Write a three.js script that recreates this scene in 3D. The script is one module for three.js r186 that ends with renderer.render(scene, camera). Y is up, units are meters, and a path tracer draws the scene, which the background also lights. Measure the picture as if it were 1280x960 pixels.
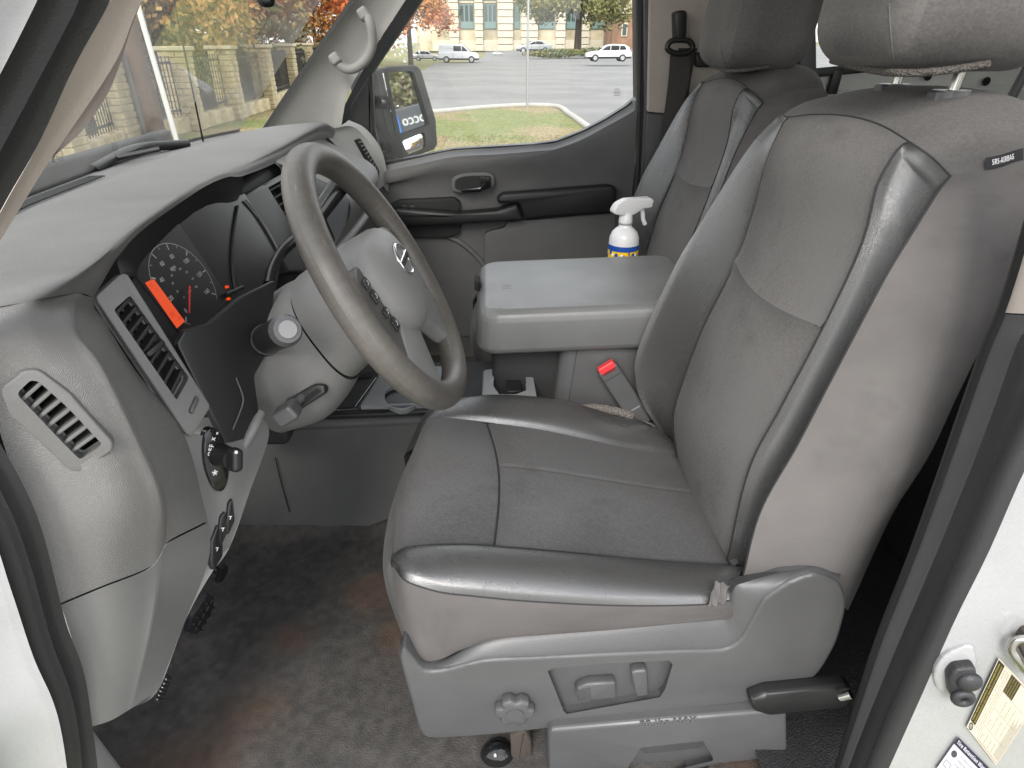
import * as THREE from 'three';
import { RoundedBoxGeometry } from 'three/addons/geometries/RoundedBoxGeometry.js';
import { mergeGeometries, toCreasedNormals } from 'three/addons/utils/BufferGeometryUtils.js';
import { FontLoader } from 'three/addons/loaders/FontLoader.js';
import { TextGeometry } from 'three/addons/geometries/TextGeometry.js';

// x runs to the rear of the van, y up, z to the driver's side (the open doorway lies near z = 0)
const scene = new THREE.Scene();
const camera = new THREE.PerspectiveCamera(61.93, 4 / 3, 0.02, 600);
const PITCH = THREE.MathUtils.degToRad(28.3), YAW = THREE.MathUtils.degToRad(2);
camera.position.set(0, 1.70, 0.42);
camera.rotation.order = 'YXZ';
camera.rotation.set(-PITCH, -YAW, 0);
camera.updateMatrixWorld();
const renderer = new THREE.WebGLRenderer({ antialias: true });
renderer.toneMapping = THREE.LinearToneMapping;
renderer.toneMappingExposure = 2.85;
renderer.shadowMap.enabled = true;

// ---------- sky: thin bright overcast ----------
const SUN = new THREE.Vector3(-0.2, 0.62, 0.8).normalize();
{
  const W = 256, H = 128, d = new Float32Array(W * H * 4);
  for (let j = 0; j < H; j++) for (let i = 0; i < W; i++) {
    const el = (j + 0.5) / H * Math.PI - Math.PI / 2, az = (i + 0.5) / W * 2 * Math.PI;
    const s = Math.max(0, Math.sin(el)), h = Math.pow(1 - s, 3);
    const n = 0.06 * (Math.sin(az * 3 + el * 5) + Math.sin(az * 7 - el * 11 + 1)) * (1 - h);
    const k = (j * W + i) * 4, below = el < 0 ? 0.35 : 1;
    d[k] = (0.86 + 0.32 * h + n) * below; d[k + 1] = (0.895 + 0.28 * h + n) * below; d[k + 2] = (0.98 + 0.18 * h + n) * below; d[k + 3] = 1;
  }
  const t = new THREE.DataTexture(d, W, H, THREE.RGBAFormat, THREE.FloatType);
  t.mapping = THREE.EquirectangularReflectionMapping; t.magFilter = THREE.LinearFilter; t.minFilter = THREE.LinearFilter; t.needsUpdate = true;
  scene.background = t; scene.environment = t;
}
const sun = new THREE.DirectionalLight(new THREE.Color(1, 0.95, 0.89), 1.35);
sun.position.copy(SUN).multiplyScalar(40); sun.castShadow = true; sun.shadow.radius = 40;
Object.assign(sun.shadow.camera, { left: -40, right: 40, top: 40, bottom: -40, near: 1, far: 200 });
sun.shadow.mapSize.set(2048, 2048);
scene.add(sun, sun.target);

// ---------- helpers ----------
const V = (x, y, z) => new THREE.Vector3(x, y, z);
let seed = 7;
const rnd = () => { seed = (seed * 1664525 + 1013904223) >>> 0; return seed / 4294967296; };
const rr = (a, b) => a + (b - a) * rnd();
// a point of the place measured off the photograph: photo pixel and the upright plane z it lies on
const FPX = 800;
const F_ = V(0, 0, -1).applyQuaternion(camera.quaternion), R_ = V(1, 0, 0).applyQuaternion(camera.quaternion), U_ = V(0, 1, 0).applyQuaternion(camera.quaternion);
const dir = (px, py) => F_.clone().addScaledVector(R_, (px - 640) / FPX).addScaledVector(U_, -(py - 480) / FPX);
function at(px, py, z) { const d = dir(px, py); return camera.position.clone().addScaledVector(d, (z - camera.position.z) / d.z); }
function onY(px, py, y) { const d = dir(px, py); return camera.position.clone().addScaledVector(d, (y - camera.position.y) / d.y); }
function onPlane(px, py, p, n) { const d = dir(px, py); return camera.position.clone().addScaledVector(d, p.clone().sub(camera.position).dot(n) / d.dot(n)); }
const pts = l => l.map(a => at(a[0], a[1], a[2]));
class Curve { // spline through points, even in index
  constructor(p) { this.p = p; this.c = p.length > 2 ? new THREE.CatmullRomCurve3(p, false, 'catmullrom', 0.5) : null; }
  at(t) { t = Math.min(1, Math.max(0, t)); return this.c ? this.c.getPoint(t) : this.p[0].clone().lerp(this.p[1], t); }
}
const C = l => new Curve(l.map(a => a.isVector3 ? a : at(a[0], a[1], a[2])));
const C3 = l => new Curve(l.map(a => V(...a)));
function gridGeo(fn, nu, nv, uvs = null) {
  const P = [], uv = [], idx = [];
  let wu = 0, wv = 0; const rows = [];
  for (let j = 0; j <= nv; j++) { const row = []; for (let i = 0; i <= nu; i++) row.push(fn(i / nu, j / nv)); rows.push(row); }
  for (let j = 0; j <= nv; j++) for (let i = 0; i < nu; i++) wu += rows[j][i].distanceTo(rows[j][i + 1]);
  for (let j = 0; j < nv; j++) for (let i = 0; i <= nu; i++) wv += rows[j][i].distanceTo(rows[j + 1][i]);
  wu /= nv + 1; wv /= nu + 1;
  for (let j = 0; j <= nv; j++) for (let i = 0; i <= nu; i++) { const p = rows[j][i]; P.push(p.x, p.y, p.z); if (uvs) { const q = uvs(p, i / nu, j / nv); uv.push(q[0], q[1]); } else uv.push(i / nu * wu, j / nv * wv); }
  for (let j = 0; j < nv; j++) for (let i = 0; i < nu; i++) { const a = j * (nu + 1) + i, b = a + 1, c = a + nu + 1, d = c + 1; idx.push(a, b, d, a, d, c); }
  const g = new THREE.BufferGeometry();
  g.setAttribute('position', new THREE.Float32BufferAttribute(P, 3)); g.setAttribute('uv', new THREE.Float32BufferAttribute(uv, 2)); g.setIndex(idx); g.computeVertexNormals();
  return g;
}
// a strip of upholstery or trim between two edge curves, swollen by h(s, t) along its normal
function band(A, B, o = {}) {
  const { nu = 14, nv = 40, h = 0, t0 = () => 0, t1 = () => 1, sgn = 1, p = 0.5, top = null, range = 0.3 } = o;
  const hf = typeof h === 'function' ? h : (s, t) => h * Math.pow(Math.max(0, 4 * s * (1 - s)), p);
  return gridGeo((s, v) => {
    const a = t0(s), t = a + (t1(s) - a) * v, e = 0.002;
    const pa = A.at(t), pb = B.at(t);
    const q = pa.clone().lerp(pb, s); const tk = Math.max(0, 1 - t / range); if (top && tk > 0) q.addScaledVector(top(s).sub(A.at(0).lerp(B.at(0), s)), tk * tk * (3 - 2 * tk));
    const ta = A.at(Math.min(1, t + e)).sub(A.at(Math.max(0, t - e))).lerp(B.at(Math.min(1, t + e)).sub(B.at(Math.max(0, t - e))), s);
    const n = ta.cross(pb.sub(pa)); if (n.lengthSq() > 1e-18) n.normalize();
    return q.addScaledVector(n, sgn * hf(s, t, v) * (top ? Math.min(1, t * 9) : 1));
  }, nu, nv, o.uvs);
}
function loft(curves, o = {}) { // smooth skin through several curves
  const { nu = 24, nv = 40, t0 = () => 0, t1 = () => 1, s0 = 0, s1 = 1 } = o;
  return gridGeo((s, v) => {
    const ss = s0 + (s1 - s0) * s, a = t0(ss), t = a + (t1(ss) - a) * v;
    return new Curve(curves.map(c => c.at(t))).at(ss);
  }, nu, nv, o.uvs);
}
function boxUV(g0) {
  const g = g0.index ? g0.toNonIndexed() : g0; const p = g.attributes.position, n = g.attributes.normal, uv = new Float32Array(p.count * 2);
  for (let i = 0; i < p.count; i += 3) {
    let nx = 0, ny = 0, nz = 0; for (let k = 0; k < 3; k++) { nx += n.getX(i + k); ny += n.getY(i + k); nz += n.getZ(i + k); }
    nx = Math.abs(nx); ny = Math.abs(ny); nz = Math.abs(nz);
    for (let k = 0; k < 3; k++) { const x = p.getX(i + k), y = p.getY(i + k), z = p.getZ(i + k), a = (i + k) * 2;
      if (nx >= ny && nx >= nz) { uv[a] = z; uv[a + 1] = y; } else if (ny >= nz) { uv[a] = x; uv[a + 1] = z; } else { uv[a] = x; uv[a + 1] = y; } }
  }
  g.setAttribute('uv', new THREE.BufferAttribute(uv, 2)); return g;
}
const merge = gs => { if (gs.length === 1) return gs[0]; const l = gs.map(g => { const q = g.index ? g.toNonIndexed() : g; for (const k of Object.keys(q.attributes)) if (!['position', 'normal', 'uv'].includes(k)) q.deleteAttribute(k); return q; }); return mergeGeometries(l); };
const used = {};
function nm(name) { const n = used[name] = (used[name] ?? -1) + 1; return n ? name + '_' + String(n).padStart(3, '0') : name; }
function tag(o, label, category, group) { if (label) o.userData.label = label; if (category) o.userData.category = category; if (group) o.userData.group = group; return o; }
function thing(name, label, category, pos = [0, 0, 0], turn = 0, group) { const o = new THREE.Group(); o.name = nm(name); o.position.set(...pos); o.rotation.y = turn; scene.add(o); return tag(o, label, category, group); }
function part(name, g, m, parent, label) { const o = new THREE.Mesh(Array.isArray(g) ? merge(g) : g, m); o.name = name; o.castShadow = o.receiveShadow = true; parent.add(o); if (label) o.userData.label = label; return o; }
function struct(name, g, m) { const o = part(nm(name), g, m, scene); o.userData.kind = 'structure'; return o; }
const rbox = (w, h, d, r = 0.004, x = 0, y = 0, z = 0, seg = 3) => boxUV(new RoundedBoxGeometry(w, h, d, seg, Math.min(r, w / 2.01, h / 2.01, d / 2.01)).translate(x, y, z));
function tube(list, r, seg = 40, rad = 12, closed = false) { return boxUV(new THREE.TubeGeometry(new THREE.CatmullRomCurve3(list, closed), seg, r, rad, closed)); }
function shapeOf(list, smooth = 0) { // closed outline; smooth > 0 rounds corners by that radius
  const s = new THREE.Shape(); const n = list.length;
  if (!smooth) { list.forEach((p, i) => i ? s.lineTo(p[0], p[1]) : s.moveTo(p[0], p[1])); s.closePath(); return s; }
  for (let i = 0; i < n; i++) {
    const a = list[(i + n - 1) % n], b = list[i], c = list[(i + 1) % n];
    const la = Math.hypot(a[0] - b[0], a[1] - b[1]), lc = Math.hypot(c[0] - b[0], c[1] - b[1]);
    const r = Math.min(smooth, la * 0.45, lc * 0.45);
    const p = [b[0] + (a[0] - b[0]) / la * r, b[1] + (a[1] - b[1]) / la * r], q = [b[0] + (c[0] - b[0]) / lc * r, b[1] + (c[1] - b[1]) / lc * r];
    if (i) s.lineTo(...p); else s.moveTo(...p);
    s.quadraticCurveTo(b[0], b[1], q[0], q[1]);
  }
  s.closePath(); return s;
}
function slab(list, z0, z1, bevel = 0.004, smooth = 0, holes = [], seg = 3, crease = 0.7) { // outline in world x, y pulled from z0 to z1, outer size kept
  const s = shapeOf(list, smooth); for (const h of holes) s.holes.push(shapeOf(h, smooth));
  const g = new THREE.ExtrudeGeometry(s, { depth: z1 - z0 - 2 * bevel, bevelEnabled: bevel > 0, bevelThickness: bevel, bevelSize: bevel, bevelOffset: -bevel, bevelSegments: seg, curveSegments: 8 });
  g.translate(0, 0, z0 + bevel); return boxUV(toCreasedNormals(g, crease));
}
const xy = (l, z) => l.map(a => { const p = at(a[0], a[1], z); return [p.x, p.y]; });
function frame(o, origin, right, up) { // put an object into a local frame
  const r = right.clone().normalize(), n = r.clone().cross(up).normalize(), u = n.clone().cross(r).normalize();
  o.position.copy(origin); o.quaternion.setFromRotationMatrix(new THREE.Matrix4().makeBasis(r, u, n)); return o;
}
function basis(origin, right, up) { const r = right.clone().normalize(), n = r.clone().cross(up).normalize(), u = n.clone().cross(r).normalize(); return new THREE.Matrix4().makeBasis(r, u, n).setPosition(origin); }
const cyl = (r0, r1, h, n = 28) => new THREE.CylinderGeometry(r0, r1, h, n);
function between(a, b, r0, r1 = r0, n = 20) { const d = b.clone().sub(a); const g = new THREE.CylinderGeometry(r1, r0, d.length(), n); g.applyQuaternion(new THREE.Quaternion().setFromUnitVectors(V(0, 1, 0), d.clone().normalize())); const m = a.clone().add(b).multiplyScalar(0.5); return g.translate(m.x, m.y, m.z); }

// ---------- textures ----------
function hash(x, y, s) { let h = (x * 374761393 + y * 668265263 + s * 1274126177) | 0; h = Math.imul(h ^ (h >>> 13), 1274126177); return ((h ^ (h >>> 16)) >>> 0) / 4294967296; }
function vn(x, y, per, s) { const xi = Math.floor(x), yi = Math.floor(y), fx = x - xi, fy = y - yi, w = v => ((v % per) + per) % per; const u = fx * fx * (3 - 2 * fx), v = fy * fy * (3 - 2 * fy); const a = hash(w(xi), w(yi), s), b = hash(w(xi + 1), w(yi), s), c = hash(w(xi), w(yi + 1), s), d = hash(w(xi + 1), w(yi + 1), s); return a + (b - a) * u + (c - a) * v + (a - b - c + d) * u * v; }
function fbm(x, y, per, oct, s) { let a = 0, w = 0.5, t = 0; for (let o = 0; o < oct; o++) { a += w * vn(x, y, per, s + o); t += w; w *= 0.5; x *= 2; y *= 2; per *= 2; } return a / t; }
function tex(N, fn, size, srgb = false) { // fn(u, v) in 0..1 -> grey or [r, g, b]
  const d = new Uint8Array(N * N * 4);
  for (let j = 0; j < N; j++) for (let i = 0; i < N; i++) { const c = fn(i / N, j / N), k = (j * N + i) * 4; const a = Array.isArray(c) ? c : [c, c, c]; d[k] = Math.max(0, Math.min(255, a[0] * 255)); d[k + 1] = Math.max(0, Math.min(255, a[1] * 255)); d[k + 2] = Math.max(0, Math.min(255, a[2] * 255)); d[k + 3] = 255; }
  const t = new THREE.DataTexture(d, N, N); t.wrapS = t.wrapT = THREE.RepeatWrapping; t.magFilter = THREE.LinearFilter; t.minFilter = THREE.LinearMipmapLinearFilter; t.generateMipmaps = true; t.repeat.set(1 / size, 1 / size); if (srgb) t.colorSpace = THREE.SRGBColorSpace; t.needsUpdate = true; return t;
}
function worley(u, v, n, s) { const x = u * n, y = v * n, xi = Math.floor(x), yi = Math.floor(y); let f1 = 9, f2 = 9; for (let b = -1; b <= 1; b++) for (let a = -1; a <= 1; a++) { const cx = ((xi + a) % n + n) % n, cy = ((yi + b) % n + n) % n; const dx = xi + a + hash(cx, cy, s) - x, dy = yi + b + hash(cx, cy, s + 9) - y, d = Math.hypot(dx, dy); if (d < f1) { f2 = f1; f1 = d; } else if (d < f2) f2 = d; } return f2 - f1; }
const T = {};
T.grain = tex(512, (u, v) => Math.min(1, worley(u, v, 40, 3) * 2.2), 0.085);
T.leather = tex(512, (u, v) => Math.min(1, worley(u, v, 44, 5) * 2) * 0.8 + 0.2 * fbm(u * 8, v * 8, 8, 4, 2), 0.07);
T.fine = tex(256, (u, v) => fbm(u * 64, v * 64, 64, 2, 11), 0.06);
T.suede = tex(512, (u, v) => 0.6 * fbm(u * 128, v * 128, 128, 2, 21) + 0.4 * fbm(u * 12, v * 12, 12, 3, 22), 0.12);
T.mesh = tex(256, (u, v) => { const a = (u * 24 + v * 24) % 1, b = (u * 24 - v * 24 + 24) % 1; const q = Math.hypot(a - 0.5, b - 0.5); return Math.min(1, q * 1.7); }, 0.045);
T.carpet = tex(512, (u, v) => 0.7 * fbm(u * 128, v * 128, 128, 2, 31) + 0.3 * fbm(u * 40, v * 40, 40, 3, 32), 0.2);
T.mottle = tex(512, (u, v) => { const f = fbm(u * 4, v * 4, 4, 5, 41), g = fbm(u * 9, v * 9, 9, 4, 45); const k = 0.90 + 0.44 * (f - 0.5) - 0.4 * Math.max(0, g - 0.62); return [k, k, k * (0.985 + 0.05 * (f - 0.5))]; }, 0.62, true);
T.scuff = tex(512, (u, v) => { const f = fbm(u * 6, v * 6, 6, 5, 51); let k = 0.93 + 0.12 * (f - 0.5); k += 0.05 * (hash(Math.floor(u * 512), Math.floor(v * 512), 8) - 0.5); return [k, k, k]; }, 0.5, true);
T.wear = tex(1024, (u, v) => { const f = fbm(u * 6, v * 6, 6, 5, 141), g = fbm(u * 90, v * 9, 9, 3, 145), s = fbm(u * 30, v * 200, 30, 2, 148); let k = 0.9 + 0.25 * (f - 0.5) + 0.10 * (g - 0.5); if (s > 0.78) k += 0.22; return [k, k * 0.99, k * 0.975]; }, 0.45, true);
T.cloth = tex(1024, (u, v) => { const f = fbm(u * 3, v * 3, 3, 5, 151), g = fbm(u * 8, v * 8, 8, 4, 155), p = fbm(u * 220, v * 220, 220, 2, 158); let k = 0.93 + 0.34 * (f - 0.5) - 0.4 * Math.max(0, g - 0.64) + 0.17 * (p - 0.5); if (hash(Math.floor(u * 500), Math.floor(v * 500), 12) > 0.9995) k += 0.5; return [k, k * 0.995, k * 0.99]; }, 0.5, true);
T.weave = tex(1024, (u, v) => { const a = Math.sin((u + v) * 132 * 2 * Math.PI), b = Math.sin((u - v) * 132 * 2 * Math.PI), f = fbm(u * 3, v * 3, 3, 5, 161), g = fbm(u * 7, v * 7, 7, 4, 165); const k = 0.84 + 0.11 * a * b + 0.05 * a + 0.26 * (f - 0.5) - 0.3 * Math.max(0, g - 0.64); return [k, k * 0.992, k * 0.987]; }, 0.33, true);
T.rough = tex(512, (u, v) => 0.82 + 0.22 * (fbm(u * 7, v * 7, 7, 5, 61) - 0.5), 0.4);
const clone = (t, s) => { const q = t.clone(); q.repeat.set(1 / s, 1 / s); q.needsUpdate = true; return q; };
const col = (r, g, b) => new THREE.Color().setRGB(r, g ?? r, b ?? r);
function M_(c, o = {}) { return new THREE.MeshPhysicalMaterial({ color: Array.isArray(c) ? col(...c) : col(c), roughness: 0.6, side: THREE.DoubleSide, ...o }); }
const M = {
  dash: M_([0.192, 0.188, 0.18], { roughness: 0.56, bumpMap: T.grain, bumpScale: 0.0005, map: T.scuff }),
  dashPlain: M_([0.178, 0.176, 0.17], { roughness: 0.5, bumpMap: T.fine, bumpScale: 0.00008, map: T.scuff }),
  trim: M_([0.083, 0.083, 0.084], { roughness: 0.5, bumpMap: T.fine, bumpScale: 0.00012, map: T.scuff, roughnessMap: T.rough }),
  cover: M_([0.215, 0.213, 0.206], { roughness: 0.5, bumpMap: T.fine, bumpScale: 0.0001, map: T.scuff }),
  column: M_([0.16, 0.159, 0.154], { roughness: 0.5, bumpMap: T.fine, bumpScale: 0.0001, map: T.scuff }),
  lid: M_([0.142, 0.144, 0.142], { roughness: 0.45, bumpMap: T.leather, bumpScale: 0.00012, map: T.scuff, roughnessMap: T.rough }),
  rim: M_([0.104, 0.098, 0.090], { roughness: 0.48, bumpMap: T.leather, bumpScale: 0.00014, map: T.wear, roughnessMap: T.rough }),
  leather: M_([0.056, 0.0555, 0.054], { ior: 1.95, roughness: 0.33, bumpMap: T.leather, bumpScale: 0.00014, map: T.scuff, roughnessMap: T.rough }),
  cushion: M_([0.092, 0.0915, 0.092], { roughness: 0.95, bumpMap: T.suede, bumpScale: 0.0005, map: T.cloth, sheen: 0.4, sheenRoughness: 0.6, sheenColor: col(0.2) }),
  skirt: M_([0.15, 0.141, 0.137], { roughness: 0.9, bumpMap: T.mesh, bumpScale: 0.0006, map: T.weave }),
  fabric: M_([0.124, 0.119, 0.115], { roughness: 0.95, bumpMap: T.suede, bumpScale: 0.0005, map: T.cloth, sheen: 0.5, sheenRoughness: 0.6, sheenColor: col(0.22, 0.21, 0.2) }),
  meshFabric: M_([0.20, 0.190, 0.184], { roughness: 0.9, bumpMap: T.mesh, bumpScale: 0.0006, map: T.weave, sheen: 0.3, sheenColor: col(0.3) }),
  black: M_(0.014, { roughness: 0.42, bumpMap: T.fine, bumpScale: 0.00006 }),
  blackSoft: M_(0.02, { roughness: 0.7, bumpMap: T.fine, bumpScale: 0.0002, map: T.scuff }),
  gloss: M_(0.012, { roughness: 0.16 }),
  rubber: M_([0.026, 0.026, 0.028], { roughness: 0.62, bumpMap: T.fine, bumpScale: 0.0003, map: T.scuff, roughnessMap: T.rough }),
  hole: M_(0.006, { roughness: 0.9 }),
  headliner: M_([0.72, 0.71, 0.68], { roughness: 0.9, map: T.scuff }),
  beige: M_([0.50, 0.44, 0.39], { roughness: 0.75, bumpMap: T.fine, bumpScale: 0.0002, map: T.scuff }),
  beigeDark: M_([0.30, 0.265, 0.235], { roughness: 0.8, bumpMap: T.fine, bumpScale: 0.0002, map: T.scuff }),
  grip: M_([0.29, 0.285, 0.27], { roughness: 0.6, bumpMap: T.fine, bumpScale: 0.0001, map: T.scuff }),
  pale: M_([0.36, 0.355, 0.335], { roughness: 0.65, bumpMap: T.fine, bumpScale: 0.0002, map: T.scuff }),
  white: M_([0.35, 0.355, 0.352], { roughness: 0.28, clearcoat: 0.6, clearcoatRoughness: 0.08, map: T.scuff }),
  cargo: M_([0.68, 0.69, 0.64], { roughness: 0.5, map: T.scuff }),
  door: M_([0.145, 0.1435, 0.141], { roughness: 0.55, bumpMap: T.grain, bumpScale: 0.0002, map: T.scuff }),
  steel: M_([0.5, 0.49, 0.46], { roughness: 0.3, metalness: 1, roughnessMap: T.rough }),
  rust: M_([0.075, 0.06, 0.05], { roughness: 0.8, map: T.mottle }),
  chrome: M_([0.72, 0.72, 0.73], { roughness: 0.12, metalness: 1 }),
  glass: M_(1, { color: col(0.96, 0.985, 0.97), roughness: 0.02, transmission: 0.95, thickness: 0, ior: 1.5 }),
  webbing: M_([0.055, 0.05, 0.045], { roughness: 0.9, bumpMap: T.mesh, bumpScale: 0.0004 }),
};

// ---------- measuring on built surfaces ----------
const caster = new THREE.Raycaster();
function hit(px, py, m) { m.updateMatrixWorld(true); caster.set(camera.position, dir(px, py).normalize()); const h = caster.intersectObject(m, false)[0]; if (!h) { console.log('no hit', px, py, m.name); return { p: at(px, py, -0.3), n: V(1, 0, 0) }; } const n = h.face.normal.clone(); if (n.dot(dir(px, py)) > 0) n.negate(); return { p: h.point, n }; }
function plane3(a, b, c) { const n = b.clone().sub(a).cross(c.clone().sub(a)).normalize(); if (n.dot(a.clone().sub(camera.position)) > 0) n.negate(); return { p: a, n }; }
function local(list, P) { // measured outline -> coordinates in the plane P, with its basis
  const r = V(0, 1, 0).cross(P.n); if (r.lengthSq() < 0.01) r.set(1, 0, 0); r.normalize(); const u = P.n.clone().cross(r);
  const l = list.map(a => { const q = onPlane(a[0], a[1], P.p, P.n).sub(P.p); return [q.dot(r), q.dot(u)]; });
  return { l, m: new THREE.Matrix4().makeBasis(r, u, P.n).setPosition(P.p) };
}
function plate(list, P, z0, z1, bevel = 0.002, smooth = 0, holes = []) { // plate with a measured outline lying in plane P, from z0 to z1 along its normal
  const a = local(list, P); return slab(a.l, z0, z1, bevel, smooth, holes.map(h => local(h, P).l)).applyMatrix4(a.m);
}
function bar(a, b, P, w, z0, z1) { // thin slat between two measured points of plane P
  const q = local([a, b], P).l, dx = q[1][0] - q[0][0], dy = q[1][1] - q[0][1], L = Math.hypot(dx, dy);
  const g = rbox(L, w, z1 - z0, 0.0012, 0, 0, (z0 + z1) / 2, 2); g.rotateZ(Math.atan2(dy, dx)); g.translate((q[0][0] + q[1][0]) / 2, (q[0][1] + q[1][1]) / 2, 0); return g.applyMatrix4(local([a], P).m);
}
const inv = camera.matrixWorld.clone().invert();
function toPx(p) { const q = p.clone().applyMatrix4(inv); return [640 + FPX * q.x / -q.z, 480 - FPX * q.y / -q.z]; }
function cut(g, poly) { // open a hole in a skin where an outlet sits
  const P = g.attributes.position, id = [...g.index.array], out = [];
  for (let i = 0; i < id.length; i += 3) { const c = V(0, 0, 0); for (let k = 0; k < 3; k++) c.add(V(P.getX(id[i + k]), P.getY(id[i + k]), P.getZ(id[i + k]))); const [x, y] = toPx(c.divideScalar(3)); let inn = false; for (let a = 0, b = poly.length - 1; a < poly.length; b = a++) if ((poly[a][1] > y) !== (poly[b][1] > y) && x < (poly[b][0] - poly[a][0]) * (y - poly[a][1]) / (poly[b][1] - poly[a][1]) + poly[a][0]) inn = !inn; if (!inn) out.push(id[i], id[i + 1], id[i + 2]); }
  g.setIndex(out); return g;
}
const font = await new FontLoader().loadAsync('fonts/droid/droid_sans_bold.typeface.json');
function text(s, size, depth = 0.0006) { const g = new TextGeometry(s, { font, size, depth, curveSegments: 4, bevelEnabled: false }); g.computeBoundingBox(); const b = g.boundingBox; g.translate(-(b.min.x + b.max.x) / 2, -(b.min.y + b.max.y) / 2, 0); return g; }
function canvasTex(w, h, draw) { const c = document.createElement('canvas'); c.width = w; c.height = h; draw(c.getContext('2d'), w, h); const t = new THREE.CanvasTexture(c); t.colorSpace = THREE.SRGBColorSpace; t.anisotropy = 8; return t; }
function quadOn(P, corners, off) { // a printed sheet on plane P: corners top-left, top-right, bottom-right, bottom-left
  const q = corners.map(a => onPlane(a[0], a[1], P.p, P.n).addScaledVector(P.n, off));
  return gridGeo((s, t) => q[3].clone().lerp(q[2], s).lerp(q[0].clone().lerp(q[1], s), t), 6, 6, (p, s, t) => [s, t]);
}

// ---------- ground and road ----------
const rise = (x, z) => { const k = Math.min(1, Math.max(0, (-z - 45) / 40)), q = Math.min(1, Math.max(0, (x + 2) / 10)); return 0.55 * k * k * q; };
T.grassMap = tex(1024, (u, v) => { const f = fbm(u * 7, v * 7, 7, 5, 71), g = fbm(u * 220, v * 220, 220, 2, 72), k = 0.8 + 0.45 * (g - 0.5); const a = Math.min(1, Math.max(0, (f - 0.44) * 5)); return [(0.49 + 0.12 * a) * k, (0.515 + 0.03 * a) * k, (0.26 + 0.12 * a) * k]; }, 9, true);
T.road = tex(1024, (u, v) => { const f = fbm(u * 5, v * 5, 5, 5, 81), g = hash(Math.floor(u * 1024), Math.floor(v * 1024), 82); const k = 0.445 + 0.10 * (f - 0.5) + 0.12 * (g - 0.5); return [k, k * 0.985, k * 0.955]; }, 7, true);
M.grass = M_(1, { roughness: 1, map: T.grassMap }); M.road = M_(1, { roughness: 0.9, map: T.road }); M.kerb = M_([0.42, 0.40, 0.36], { roughness: 0.9, map: T.scuff });
{
  const fn = (x0, x1, z0, z1, dy) => (s, t) => { const x = x0 + (x1 - x0) * s, z = z0 + (z1 - z0) * t; return V(x, rise(x, z) + dy, z); };
  const xzuv = p => [p.x, p.z];
  struct('lawn', gridGeo(fn(-300, 300, 60, -400, 0), 60, 60, xzuv), M.grass);
  // the road beyond the verge, its near edge following the kerb
  const edge = [[423, 142], [480, 142], [543, 141], [602, 136], [659, 133], [692, 134], [712, 144], [736, 161], [760, 176], [800, 205]].map(a => onY(a[0], a[1], 0));
  const far = [[520, 92], [528, 88], [540, 82], [553, 76], [575, 67], [640, 61.5], [720, 60.5], [800, 60.5], [900, 60.5], [1100, 60.5]].map(a => onY(a[0], a[1], 0));
  const A = new Curve(edge), B = new Curve(far);
  const lift = g => { const p = g.attributes.position; for (let i = 0; i < p.count; i++) p.setY(i, rise(p.getX(i), p.getZ(i)) + 0.012); g.computeVertexNormals(); return g; };
  struct('unseen_pavement', rbox(60, 0.1, 14, 0.02, 0, -0.02, 8.0), M_([0.42, 0.41, 0.39], { roughness: 0.9, map: T.scuff }));  // out of view; pale so that it bounces light up into the cab
  struct('road', lift(band(A, B, { nu: 60, nv: 80, uvs: p => [p.x, p.z] })), M.road);
  const kerb = new THREE.TubeGeometry(new THREE.CatmullRomCurve3(edge.map(p => V(p.x, 0.03, p.z))), 90, 0.09, 6); kerb.scale(1, 0.8, 1);
  struct('kerb', boxUV(kerb), M.kerb);
  // blades of the verge in front of the passenger window
  const g = new THREE.BufferGeometry(), P = []; const N = 26000;
  for (let i = 0; i < N; i++) { const z = -4.5 - 9 * rnd(), x = rr(-3.5, 2.6); const ed = A.at(0.2 + 0.6 * rnd()); if (z < -13.2 || rnd() < 0.3 && z < -10) continue; const a = rr(0, 6.28), h = rr(0.015, 0.045), w = 0.006; P.push(x - Math.cos(a) * w, 0, z - Math.sin(a) * w, x + Math.cos(a) * w, 0, z + Math.sin(a) * w, x + rr(-0.02, 0.02), h, z + rr(-0.02, 0.02)); }
  g.setAttribute('position', new THREE.Float32BufferAttribute(P, 3)); g.computeVertexNormals(); const uv = new Float32Array(P.length / 3 * 2); for (let i = 0; i < P.length / 3; i++) { uv[2 * i] = P[3 * i]; uv[2 * i + 1] = P[3 * i + 2]; } g.setAttribute('uv', new THREE.BufferAttribute(uv, 2));
  const gr = part(nm('grass_blades'), g, M.grass, scene); gr.userData.kind = 'stuff'; tag(gr, 'short green and dry yellow grass of the verge below the passenger window', 'grass');
}

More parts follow.
